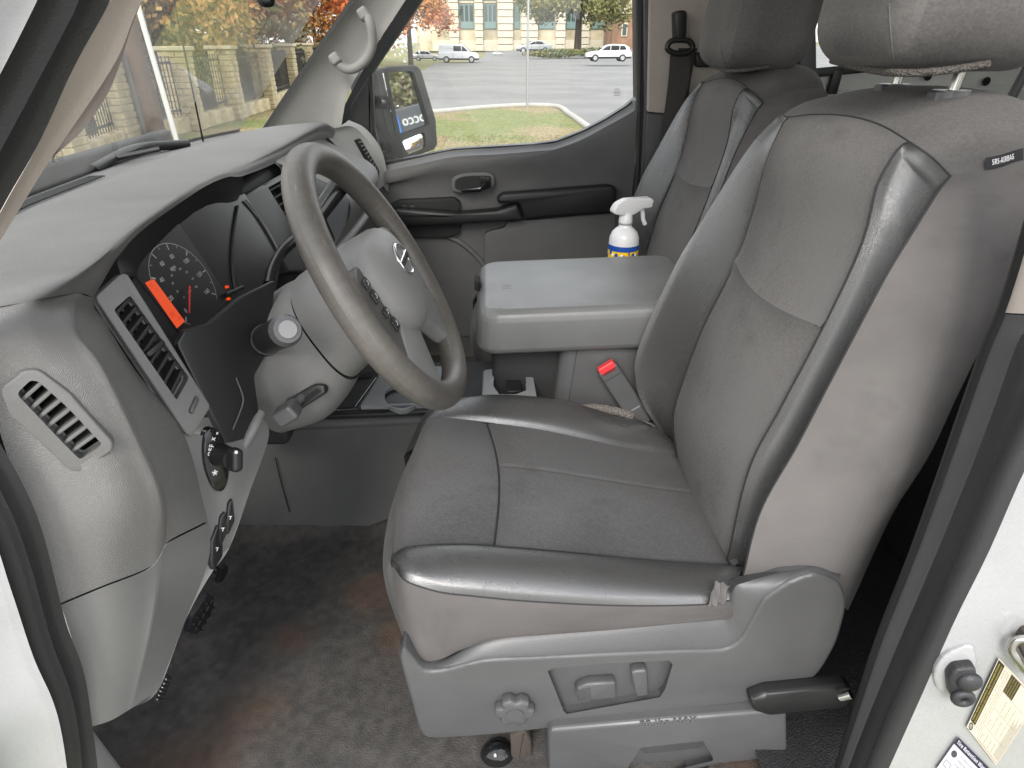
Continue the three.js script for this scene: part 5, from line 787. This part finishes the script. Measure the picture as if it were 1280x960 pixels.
// passenger side rear pillar with the belt
{
  const z = -1.74, pi = thing('side_pillar', 'beige and grey pillar behind the passenger door carrying the seat belt', 'pillar');
  part('seal', slab(xy([[794, -40], [806, -40], [808, 130], [800, 300], [796, 420], [788, 420], [790, 260], [797, 190], [797, 120]], z), z - .05, z, .006, .004), M.rubber, pi);
  part('edge_trim', slab(xy([[804, -40], [815, -40], [812, 130], [803, 320], [796, 420], [790, 420], [800, 250], [806, 130]], z + .01), z - .06, z + .008, .004, .004), M.trim, pi);
  part('upper_trim', slab(xy([[811, -40], [1000, -40], [1000, 118], [862, 145], [808, 140]], z + .01), z - .06, z + .012, .008, .01), M.beige, pi, 'beige upper trim of the pillar');
  part('lower_trim', slab(xy([[808, 141], [862, 146], [1000, 119], [1000, 420], [790, 420], [802, 300]], z + .01), z - .06, z + .010, .006, .01), M.trim, pi, 'grey lower trim of the pillar');
  const b = thing('seat_belt', 'dark passenger seat belt hanging from its pillar guide', 'seat belt');
  const zb = z + .05;
  const bl = (l, r, k) => band(new Curve(l.map(a => at(...a))), new Curve(r.map(a => at(...a))), { nu: 3, nv: 30 });
  part('webbing', [bl([[838, 62, zb], [835, 105, zb], [826, 170, zb + .01], [817, 220, zb + .02], [805, 270, zb + .05], [797, 330, zb + .1]], [[863, 64, zb], [861, 105, zb], [847, 150, zb + .01], [840, 210, zb + .02], [832, 270, zb + .05], [822, 330, zb + .1]]), bl([[848, 60, zb - .02], [843, 110, zb - .02], [838, 200, zb - .02], [828, 330, zb - .02]], [[872, 60, zb - .02], [862, 110, zb - .02], [856, 200, zb - .02], [845, 330, zb - .02]])], M.webbing, b, 'dark belt webbing');
  part('guide', [tube([[834, 60], [838, 52], [850, 50], [862, 52], [866, 60], [858, 66], [842, 66]].map(a => at(a[0], a[1], zb + .006)), .008, 40, 10, true)], M.black, b, 'belt guide loop');
  part('adjuster', [slab(xy([[843, 16], [848, 13], [856, 13], [858, 17], [857, 50], [844, 50]], zb), zb - .04, zb + .012, .006, .008)], M.black, b, 'black height adjuster');
  part('retractor_cover', slab(xy([[868, 66], [884, 64], [892, 70], [892, 84], [870, 84]], z + .03), z, z + .04, .006, .006), M.black, b);
}
// ---------- door mirror ----------
{
  const m = thing('door_mirror', 'black passenger door mirror with a large flat glass above a small wide angle one', 'mirror');
  const z = -2.02;
  const c0 = plane3(at(480, 84, z), at(545, 180, z + .03), at(498, 200, z));
  const out = [[479, 86], [484, 83], [517, 81], [524, 86], [543, 150], [545, 182], [541, 187], [508, 199], [502, 198]];
  const P = { p: at(510, 140, z), n: null };
  // the glass is aimed back along the van's flank
  const want = V(0.84, 0.055, -0.54).normalize(), inc = dir(510, 130).normalize(); P.n = want.clone().sub(inc).normalize();
  const Pm = P;
  part('housing', [plate(out, Pm, -.035, .008, .006, .014, [[[480.5, 92], [485, 88], [511, 86.5], [516, 90], [535, 152], [535, 158], [500, 170], [497, 168]], [[499, 177], [502, 173], [527, 163], [530, 166], [531, 184], [528, 188], [510, 196], [506, 194]]])], M.blackSoft, m, 'black mirror housing');
  const sh = part('shell', [plate(out, Pm, -.16, -.012, .03, .02)], M.blackSoft, m);
  const side = part('housing_side', [plate([[464, 92], [480, 86], [503, 198], [486, 202], [478, 204], [470, 150]], { p: P.p, n: V(.3, .05, 1).normalize() }, -.10, -.02, .01, .01)], M.blackSoft, m);
  const mm = M_([.88, .9, .9], { roughness: .02, metalness: 1 });
  part('mirror_glass', plate([[480, 91], [484, 87], [513, 85.5], [518, 89], [537, 153], [536, 160], [499, 172], [496, 170]], P, -.006, -.002, 0), mm, m, 'large flat mirror glass');
  const P2 = { p: P.p.clone(), n: P.n.clone().add(V(0, .10, .05)).normalize() }; P2.p = onPlane(515, 180, P.p, P.n);
  part('mirror_glass', gridGeo((u, v) => { const q = [onPlane(499, 174, P2.p, P2.n), onPlane(530, 163, P2.p, P2.n), onPlane(531, 188, P2.p, P2.n), onPlane(508, 197, P2.p, P2.n)]; const a = 2 * u - 1, b = 2 * v - 1; return q[3].lerp(q[2], u).lerp(q[0].lerp(q[1], u), v).addScaledVector(P2.n, -.004 + .008 * (1 - .5 * a * a - .5 * b * b)); }, 16, 16), mm, m, 'small wide angle mirror glass');
  part('arm', [tube([at(470, 128, Z_(-1.86)), at(478, 128, -1.93), at(488, 132, -2.04)], .02, 10, 12), tube([at(474, 184, -1.86), at(482, 184, -1.93), at(492, 188, -2.04)], .018, 10, 12)], M.gloss, m);
}
function Z_(z) { return z; }

// ---------- outside: fence, poles, trees, building, parked cars ----------
M.stone = M_([0.50, 0.42, 0.26], { roughness: .95, map: T.mottle }); M.stoneCap = M_([0.52, 0.46, 0.32], { roughness: .9, map: T.scuff }); M.iron = M_(.02, { roughness: .6 });
{
  const bases = [[90, 214], [155, 183], [240, 163], [293, 149], [336, 136], [366, 122], [388, 112], [404, 105]].map(a => onY(a[0], a[1], 0));
  const where = ['leftmost, cut off by the near pillar', 'just left of the utility pole', 'right of the white pole', 'third from the left, beside the yellow tree', 'fourth from the left', 'fifth from the left below the orange tree', 'sixth from the left, far down the fence', 'last one, half hidden by the mirror'];
  bases.forEach((b, i) => {
    const c = thing('stone_column', 'cream stone fence column, ' + where[i], 'column', [b.x, 0, b.z], .06, 'stone columns of the fence');
    const n = 13, hh = 1.5 / n, gs = [];
    for (let k = 0; k < n; k++) { const w = .50 + rr(-.012, .012), parts = k % 2 ? [[-.5, -.1], [-.1, .5]] : [[-.5, .15], [.15, .5]]; for (const [u0, u1] of parts) gs.push(rbox((u1 - u0) * w - .012, hh - .014, w + rr(-.01, .014), .012, (u0 + u1) / 2 * w, hh * (k + .5), 0, 1)); }
    part('mortar_core', rbox(.45, 1.49, .45, .01, 0, .75, 0, 1), M.stoneCap, c);
    part('stone_course', gs, M.stone, c).userData.kind = 'stuff';
    part('capstone', rbox(.60, .08, .60, .02, 0, 1.54, 0, 2), M.stoneCap, c);
  });
  for (let i = 0; i + 1 < bases.length; i++) {
    const a = bases[i].clone(), b = bases[i + 1], d = b.clone().sub(a), L = d.length(), c = thing('iron_fence', 'black iron fence panel on a low stone wall, ' + ['left of the utility pole', 'behind the utility pole', 'between second and third visible columns', 'below the yellow tree', 'below the orange tree', 'far bay behind the mirror', 'farthest bay of the fence'][i], 'fence', [a.x, 0, a.z], Math.atan2(-d.z, d.x), 'bays of the iron fence');
    part('low_wall', rbox(L - .5, .30, .30, .02, L / 2, .15, 0, 1), M.stone, c);
    for (const y of [.42, 1.3]) part('rail', rbox(L - .5, .04, .03, .004, L / 2, y, 0, 1), M.iron, c);
    const n = Math.round((L - .54) / .13); for (let k = 0; k <= n; k++) part('bar', rbox(.018, 1.1, .018, .003, .27 + (L - .54) * k / n, .86, 0, 1), M.iron, c);
  }
}
function pole(name, label, cat, a, b, r0, r1, m, group) { const o = thing(name, label, cat, [a.x, a.y, a.z]); if (group) o.userData.group = group; part('shaft', boxUV(between(V(0, 0, 0), b.clone().sub(a), r0, r1, 18)), m, o); return o; }
{
  const p0 = onY(199, 179, 0), up = V(-.15, 9, .1);
  const u = pole('utility_pole', 'brown wooden utility pole behind the white pole by the fence', 'pole', p0, p0.clone().add(up), .17, .12, M_([.16, .10, .07], { roughness: .95, map: T.mottle }));
  part('guard', boxUV(between(V(-.14, 0, .05), V(-.24, 6, .1), .085, .085)), M_([.14, .14, .15], { roughness: .6 }), u);
  const w0 = onY(222, 180, 0), w = pole('white_pole', 'slim white painted pole in front of the fence', 'pole', w0, w0.clone().add(V(-.18, 3.2, 0)), .045, .045, M_([.72, .72, .70], { roughness: .5 }));
  part('pole_cap', boxUV(new THREE.SphereGeometry(.05, 12, 8)).translate(-.18, 3.2, 0), M_([.72, .72, .70]), w);
  const m0 = onY(659, 135, 0), s = pole('sign_pole', 'thin grey metal pole standing in the verge', 'pole', m0, m0.clone().add(V(0, 4.5, 0)), .035, .03, M_([.35, .36, .36], { roughness: .5, metalness: .6 }));
  part('sign_plate', rbox(.45, .6, .01, .004, 0, 4.3, .04), M_([.6, .6, .6]), s);
  part('antenna', boxUV(between(at(254, 177, -1.55), at(216, -6, -1.30), .0028, .002, 8)), M.black, van, 'thin black antenna rod');
}
function leafGeo(cx, cy, cz, rx, ry, rz, n, size, cols, clumps) {
  const P = [], Cc = [], cl = [];
  for (let i = 0; i < clumps; i++) { const a = rr(0, 6.28), q = Math.acos(rr(-.75, 1)), r = Math.pow(rnd(), .35); cl.push([cx + rx * r * Math.sin(q) * Math.cos(a), cy + ry * r * Math.cos(q), cz + rz * r * Math.sin(q) * Math.sin(a), rr(.16, .34), rnd()]); }
  for (let i = 0; i < n; i++) {
    const c = cl[Math.floor(rnd() * clumps)], a = rr(0, 6.28), q = Math.acos(rr(-1, 1)), r = Math.pow(rnd(), .5) * c[3];
    const x = c[0] + rx * r * Math.sin(q) * Math.cos(a), y = c[1] + ry * r * Math.cos(q), z = c[2] + rz * r * Math.sin(q) * Math.sin(a);
    const u = V(rr(-1, 1), rr(-1, 1), rr(-1, 1)).normalize(), v = V(rr(-1, 1), rr(-1, 1), rr(-1, 1)).cross(u).normalize(), s = size * rr(.6, 1.3);
    const A = [u, v].map(k => k.clone().multiplyScalar(s)); const o = V(x, y, z); const q4 = [o.clone().sub(A[0]), o.clone().addScaledVector(A[1], -.55), o.clone().add(A[0]), o.clone().addScaledVector(A[1], .55)];
    for (const k of [0, 1, 2, 0, 2, 3]) P.push(q4[k].x, q4[k].y, q4[k].z);
    const k0 = cols[Math.floor(c[4] * cols.length)], k1 = cols[Math.floor(rnd() * cols.length)], j = rr(.8, 1.15); for (let k = 0; k < 6; k++) Cc.push((k0[0] * .65 + k1[0] * .35) * j, (k0[1] * .65 + k1[1] * .35) * j, (k0[2] * .65 + k1[2] * .35) * j);
  }
  const g = new THREE.BufferGeometry(); g.setAttribute('position', new THREE.Float32BufferAttribute(P, 3)); g.setAttribute('color', new THREE.Float32BufferAttribute(Cc, 3)); g.computeVertexNormals(); return g;
}
M.leaf = M_(1, { vertexColors: true, roughness: .9, transmission: 0 }); M.bark = M_([.10, .08, .065], { roughness: 1, map: T.mottle });
function tree(name, label, x, z, h, cr, o = {}) {
  const { cols = [[.10, .12, .04]], n = 5000, size = .09, trunkR = .16, base = .3, ry = .42, y0 = 0, clumps = 60, cx = 0 } = o;
  const t = thing(name, label, 'tree', [x, y0, z]);
  const gs = [], top = V(cx * .5, h * .55, 0); gs.push(boxUV(between(V(0, -.1, 0), top, trunkR, trunkR * .55, 10)));
  const nl = o.limbs ?? 9; for (let i = 0; i < nl; i++) { const a = i * 2.4 + rnd(), s = V(0, 0, 0).lerp(top, rr(.5, 1)), e = V(cx + Math.cos(a) * cr * rr(.4, .9), h * rr(.6, .98), Math.sin(a) * cr * rr(.4, .9)), m = s.clone().lerp(e, .5).add(V(0, h * .05, 0)); gs.push(boxUV(between(s, m, trunkR * .42, trunkR * .25, 8)), boxUV(between(m, e, trunkR * .25, trunkR * .06, 7)));
    for (let k = 0; k < (o.twigs ?? 3); k++) { const f = m.clone().lerp(e, rr(0, .8)); gs.push(boxUV(between(f, f.clone().add(V(rr(-1, 1) * cr * .35, h * rr(.02, .16), rr(-1, 1) * cr * .35)), trunkR * .10, trunkR * .03, 5))); } }
  part('trunk', gs, M.bark, t);
  if (n) part('crown', leafGeo(cx, h * (1 - ry), 0, cr, h * ry, cr, n, size, cols, clumps), M.leaf, t);
  return t;
}
{
  const OR = [[.42, .11, .03], [.50, .17, .045], [.36, .08, .035], [.48, .25, .07]], YE = [[.46, .28, .08], [.40, .27, .10], [.46, .21, .07], [.32, .25, .10]], GR = [[.10, .13, .04], [.15, .16, .05], [.20, .18, .06]], OL = [[.16, .17, .05], [.22, .20, .07], [.10, .12, .04]], BR = [[.22, .18, .13], [.26, .22, .15], [.17, .15, .10]];
  const g = (px, py) => onY(px, py, 0);
  let p = g(352, 108); tree('autumn_tree', 'large orange red autumn tree seen across the windscreen and passenger window', p.x + .5, p.z - 2, 6.8, 3.5, { cols: OR, n: 20000, size: .10, trunkR: .16, clumps: 130, ry: .46, cx: .6 });
  p = g(514, 83); tree('autumn_tree', 'orange autumn tree at the left edge of the passenger window', p.x, p.z, 8.6, 4.0, { cols: OR, n: 16000, size: .14, trunkR: .2, clumps: 120, ry: .40 });
  tree('yellow_tree', 'yellow leaved tree above the third stone column', -7.6, -17.5, 5.6, 2.4, { cols: YE, n: 9000, size: .085, trunkR: .11, clumps: 80, ry: .44 });
  tree('yellow_tree', 'thin yellow green tree behind the white pole', -8.9, -15.6, 6.2, 1.9, { cols: [...YE, ...GR], n: 4200, size: .085, trunkR: .12, clumps: 50, ry: .4 });
  tree('leaning_tree', 'slim leaning trunk in front of the fence by the third column', -6.3, -19.0, 6.6, 2.0, { cols: YE, n: 2600, size: .09, trunkR: .09, clumps: 40, cx: -1.4, ry: .35 });
  for (const [i, a] of [[-11, -14.5, 7.5, 2.6], [-13, -19, 8.5, 3], [-10.5, -21, 8, 2.8], [-12.5, -26, 9, 3.4], [-9.5, -29, 9, 3.2], [-17, -24, 10, 4], [-9, -38, 10, 4]].entries()) tree('bare_tree', 'brownish half bare tree behind the fence, ' + ['nearest the left pillar', 'above the utility pole', 'behind the yellow tree', 'behind the slim leaning trunk', 'behind the orange tree', 'standing farthest back on the left', 'far down the fence line'][i], a[0], a[1], a[2], a[3], { cols: BR.concat(i % 2 ? GR : YE), n: 9000, size: .10, trunkR: .13, clumps: 90, ry: .49, limbs: 14, twigs: 6 });
  p = onY(589, 62, 0); tree('green_tree', 'olive green tree left of the office building', p.x * .8, p.z * .8, 10, 4.2, { cols: OL, n: 12000, size: .2, trunkR: .3, clumps: 90, ry: .44 });
  const q = onY(722, 64, .35); tree('live_oak', 'spreading green live oak on the kerb island beside the white car', q.x * .8, q.z * .8, 9.6, 6.0, { cols: GR, n: 16000, size: .2, trunkR: .42, clumps: 120, ry: .40, y0: .3 });
  const wd = part(nm('woodland'), [0, 1, 2, 3, 4, 5, 6, 7, 8, 9].map(i => leafGeo(-17 - 3 * (i % 3) + (i > 6 ? 7 : 0), 5, -9 - 5.5 * i, 5, 5.5, 4.5, 4200, .2, i % 3 === 1 ? [...YE, ...BR] : i % 3 === 2 ? [...BR, ...OR] : [...BR, ...GR, ...BR], 70)), M.leaf, scene); wd.userData.kind = 'stuff'; tag(wd, 'mass of brown and yellow autumn woodland far behind the fence', 'woodland');
  // dry hedge and shrubs under the fence trees
  for (const [i, a] of [[-9.2, -13.5], [-9.0, -17], [-8.6, -21.5], [-8, -27], [-7.2, -36]].entries()) { const s = thing('shrub', 'dull green shrub behind the iron fence, ' + ['by the first column', 'by the utility pole', 'by the third column', 'under the orange tree', 'at the far end'][i], 'shrub', [a[0], 0, a[1]]); part('foliage', leafGeo(0, 1.2, 0, 1.5, 1.3, 2.8, 6000, .07, [...GR, ...BR, ...BR], 60), M.leaf, s); }
  const is = onY(715, 66.5, .3); const gcv = part(nm('ground_cover'), leafGeo(is.x * .8, .55, is.z * .8, 5, .45, 1.2, 3000, .12, GR, 40), M.leaf, scene); gcv.userData.kind = 'stuff'; tag(gcv, 'low green ground cover around the foot of the live oak', 'ground cover');
}
// far office building of cream stone
{
  const z0 = -104, X = px => at(px, 40, z0).x, Y = py => at(640, py, z0).y, b = thing('office_building', 'cream stone office building with tall dark windows across the road', 'building', [0, 0, 0]);
  M.cream = M_([.54, .47, .33], { roughness: .95, map: clone(T.mottle, 6) }); M.creamL = M_([.58, .52, .40], { roughness: .95, map: clone(T.scuff, 5) }); M.pane = M_([.03, .05, .05], { roughness: .08 }); M.teal = M_([.12, .19, .18], { roughness: .5 });
  const box = (x0, x1, y0, y1, za, zb) => rbox(x1 - x0, y1 - y0, zb - za, .05, (x0 + x1) / 2, (y0 + y1) / 2, (za + zb) / 2, 1);
  const top = Y(-60), g0 = .2;
  part('wall', box(X(520), X(905), g0, top, z0 - 12, z0), M.cream, b);
  part('plinth', box(X(540), X(900), g0, Y(50), z0, z0 + .5), M.creamL, b);
  const cols = [[562, 574], [594, 604], [622, 641], [651, 672], [694, 706], [726, 736], [760, 768]];
  cols.forEach(c => { const x0 = X(c[0]), x1 = X(c[1]), n = 14, gs = []; for (let k = 0; k < n; k++) { const y0 = g0 + (top - g0) * k / n, y1 = g0 + (top - g0) * (k + 1) / n; gs.push(box(x0 + (k % 2) * .05, x1 - (k % 2) * .04, y0 + .04, y1 - .04, z0, z0 + 1 + rr(0, .05))); } part('pilaster', gs, M.creamL, b); });
  for (let i = 0; i + 1 < cols.length; i++) { const x0 = X(cols[i][1]) + .15, x1 = X(cols[i + 1][0]) - .15; for (const [ya, yb] of [[36, 5], [1, -28]]) { const w = part('window', box(x0, x1, Y(ya), Y(yb), z0 + .02, z0 + .25), M.teal, b), n = 3; for (let k = 0; k < n; k++) { const a = x0 + (x1 - x0) * k / n + .08, c = x0 + (x1 - x0) * (k + 1) / n - .08; part('pane', box(a, c, Y(ya) + .9, Y(yb) - .15, z0 + .2, z0 + .28), M.pane, w); } } part('spandrel', box(x0, x1, Y(5) + .05, Y(1) - .05, z0 + .02, z0 + .4), M.cream, b); }
  const e = thing('brick_wing', 'reddish brown brick wing at the right end of the office building', 'building', [0, 0, 0]);
  part('wall', box(X(752), X(900), g0, Y(20), z0 + 2, z0 + 9), M_([.30, .17, .11], { roughness: .95, map: clone(T.mottle, 4) }), e); part('parapet', box(X(750), X(902), Y(20), Y(14), z0 + 1.9, z0 + 9.2), M.creamL, e);
  for (const x of [762, 778]) { const w = part('window', box(X(x), X(x + 7), Y(46), Y(30), z0 + 9, z0 + 9.15), M.creamL, e); part('pane', box(X(x) + .15, X(x + 7) - .15, Y(46) + .15, Y(30) - .15, z0 + 9.1, z0 + 9.2), M.pane, w); }
  const f = thing('low_building', 'pale building glimpsed behind the fence trees on the left', 'building', [-34, 0, -46]);
  part('wall', rbox(26, 5.5, 8, .1, 0, 2.75, 0, 1), M.creamL, f); part('roof', rbox(27, .5, 9, .1, 0, 5.7, 0, 1), M_([.3, .28, .26], { roughness: .9 }), f);
  for (let i = 0; i < 6; i++) { const w = part('window', rbox(2.2, 1.8, .2, .03, -10 + 4 * i, 3.1, 4.05, 1), M.teal, f); part('pane', rbox(1.9, 1.5, .1, .02, -10 + 4 * i, 3.1, 4.14, 1), M.pane, w); }
}
M.tyre = M_(.02, { roughness: .9 }); M.alloy = M_(.5, { roughness: .35, metalness: .8 }); M.tint = M_(.02, { roughness: .08 });
function car(name, label, px0, px1, py, kind, paint, right, y0 = 0, zscale = 1) {
  const a = onY(px0, py, y0), b = onY(px1, py, y0), W = (b.x - a.x) * zscale, c = thing(name, label, kind === 'van' ? 'van' : 'car', [((a.x + b.x) / 2) * zscale, y0, a.z * zscale], right ? 0 : Math.PI, 'cars parked across the road');
  const L = W, k = L / (kind === 'van' ? 4.4 : 4.5), S = l => l.map(q => [q[0] * k, q[1] * k]);
  const body = kind === 'van' ? [[-2.2, .35], [2.15, .32], [2.2, .75], [1.9, .98], [1.25, 1.08], [-2.2, 1.1]] : [[-2.25, .38], [2.2, .34], [2.25, .68], [1.9, .86], [1.0, .98], [-1.5, 1.0], [-2.15, .98], [-2.25, .8]];
  const house = kind === 'van' ? [[-2.2, 1.08], [1.3, 1.06], [.55, 1.72], [.2, 1.80], [-2.05, 1.80], [-2.18, 1.6]] : kind === 'suv' ? [[-2.1, .98], [1.05, .96], [.3, 1.46], [-.3, 1.56], [-1.5, 1.52], [-2.0, 1.3]] : [[-1.75, .98], [1.0, .95], [.25, 1.36], [-.3, 1.42], [-1.0, 1.38]];
  const w = .86 * k; part('body', slab(S(body), -w, w, .09 * k, .12 * k), paint, c); part('cabin', slab(S(house), -w * .86, w * .86, .08 * k, .12 * k), paint, c);
  const wins = kind === 'van' ? [[[.35, 1.16], [1.05, 1.14], [.5, 1.62], [.38, 1.64]], [[-.55, 1.16], [.25, 1.16], [.27, 1.64], [-.55, 1.64]]] : kind === 'suv' ? [[[-.1, 1.02], [.85, 1.02], [.28, 1.38], [-.1, 1.45]], [[-1.0, 1.03], [-.16, 1.02], [-.16, 1.46], [-1.0, 1.45]], [[-1.75, 1.08], [-1.06, 1.04], [-1.06, 1.44], [-1.5, 1.42]]] : [[[-.15, 1.0], [.75, .98], [.2, 1.28], [-.15, 1.33]], [[-1.2, 1.0], [-.2, 1.0], [-.2, 1.34], [-.9, 1.31]]];
  for (const s of [-1, 1]) for (const q of wins) part('window', slab(S(q), s > 0 ? w * .84 : -w * .88, s > 0 ? w * .88 : -w * .84, .004, .04 * k), M.tint, c);
  part('sill_trim', slab(S([[-2.2, .3], [2.16, .28], [2.2, .46], [-2.22, .48]]), -w * 1.01, w * 1.01, .02 * k, .04 * k), M.tyre, c);
  part('windscreen', slab(S(kind === 'van' ? [[1.28, 1.1], [1.33, 1.1], [.6, 1.72], [.56, 1.70]] : [[1.02, .99], [1.08, .99], [.34, 1.40], [.29, 1.38]]), -w * .74, w * .74, .004, 0), M.tint, c);
  for (const x of [-.62, .36]) part('door_gap', slab(S([[x, .5], [x + .025, .5], [x + .025, 1.05], [x, 1.05]]), -w * 1.004, w * 1.004, 0), M.tyre, c);
  for (const [x, s] of [[-1.35, -1], [-1.35, 1], [1.38, -1], [1.38, 1]]) { const wh = part('wheel', boxUV(new THREE.CylinderGeometry(.34 * k, .34 * k, .22 * k, 24).rotateX(Math.PI / 2)).translate(x * k, .34 * k, s * (w - .09 * k)), M.tyre, c); part('rim', boxUV(new THREE.CylinderGeometry(.2 * k, .2 * k, .24 * k, 16).rotateX(Math.PI / 2)).translate(x * k, .34 * k, s * (w - .09 * k)), M.alloy, wh); }
  for (const s of [-1, 1]) { part('headlight', rbox(.16 * k, .14 * k, .3 * k, .03, 2.08 * k, .72 * k, s * w * .68), M.alloy, c); part('tail_light', rbox(.08 * k, .26 * k, .16 * k, .02, -2.2 * k, .85 * k, s * w * .8), M_([.3, .02, .02], { roughness: .3 }), c); }
  return c;
}
{
  const wp = M_([.78, .79, .80], { roughness: .25, clearcoat: .6 }), sp = M_([.42, .43, .44], { roughness: .3, metalness: .4 });
  car('parked_van', 'small white van parked by the left kerb across the road', 549, 599, 78.5, 'van', wp, true);
  car('parked_car', 'silver car half hidden behind the small white van', 517, 550, 76, 'suv', sp, true);
  car('parked_car', 'white hatchback parked on the right beneath the live oak', 732, 788, 71.5, 'suv', wp, false, .3, .8);
  car('parked_car', 'distant silver saloon in front of the office building', 645, 690, 64, 'saloon', sp, false, .2, .85);
  car('parked_car', 'tiny white car far away beside the grey metal pole', 616, 628, 66, 'saloon', wp, true, .2, .85);
}
// what the door mirror looks back at: a dark trailer with a white word and red stripe, a blue drum, a fence and trees
{
  const o = thing('box_trailer', 'dark trailer with white letters and a red stripe, reflected in the door mirror', 'trailer', [13.2, 0, -9.6], -1.02);
  part('box', rbox(9, 1.75, 2.2, .05, 0, 1.37, 0, 2), M_([.05, .055, .065], { roughness: .5 }), o);
  part('stripe', rbox(9.02, .09, .02, .004, 0, 1.62, 1.11, 1), M_([.5, .03, .04], { roughness: .5 }), o);
  part('lettering', boxUV(text('ROCCO', .15, .01)).translate(-1.0, 1.92, 1.105), M_(.7), o);
  for (const x of [-3, 3]) part('wheel', boxUV(new THREE.CylinderGeometry(.35, .35, .25, 24).rotateX(Math.PI / 2)).translate(x, .35, .95), M.tyre, o);
  part('blue_panel', rbox(.34, .42, .06, .02, -.42, 1.9, 1.12, 1), M_([.04, .16, .5], { roughness: .5 }), o);
  const dirx = [[17, -14.5], [20, -13], [23.5, -15]]; dirx.forEach((a, i) => tree('roadside_tree', 'autumn tree behind the trailer in the mirror, ' + ['left', 'middle', 'right'][i] + ' of three', a[0], a[1], 5.2 + .6 * i, 2.8, { cols: i === 1 ? [[.45, .30, .07], [.35, .25, .07]] : [[.2, .17, .10], [.15, .16, .06]], n: 9000, size: .11, trunkR: .14 }));
}
scene.traverse(o => { if (o.isMesh) { o.castShadow = o.receiveShadow = true; } });
renderer.render(scene, camera);
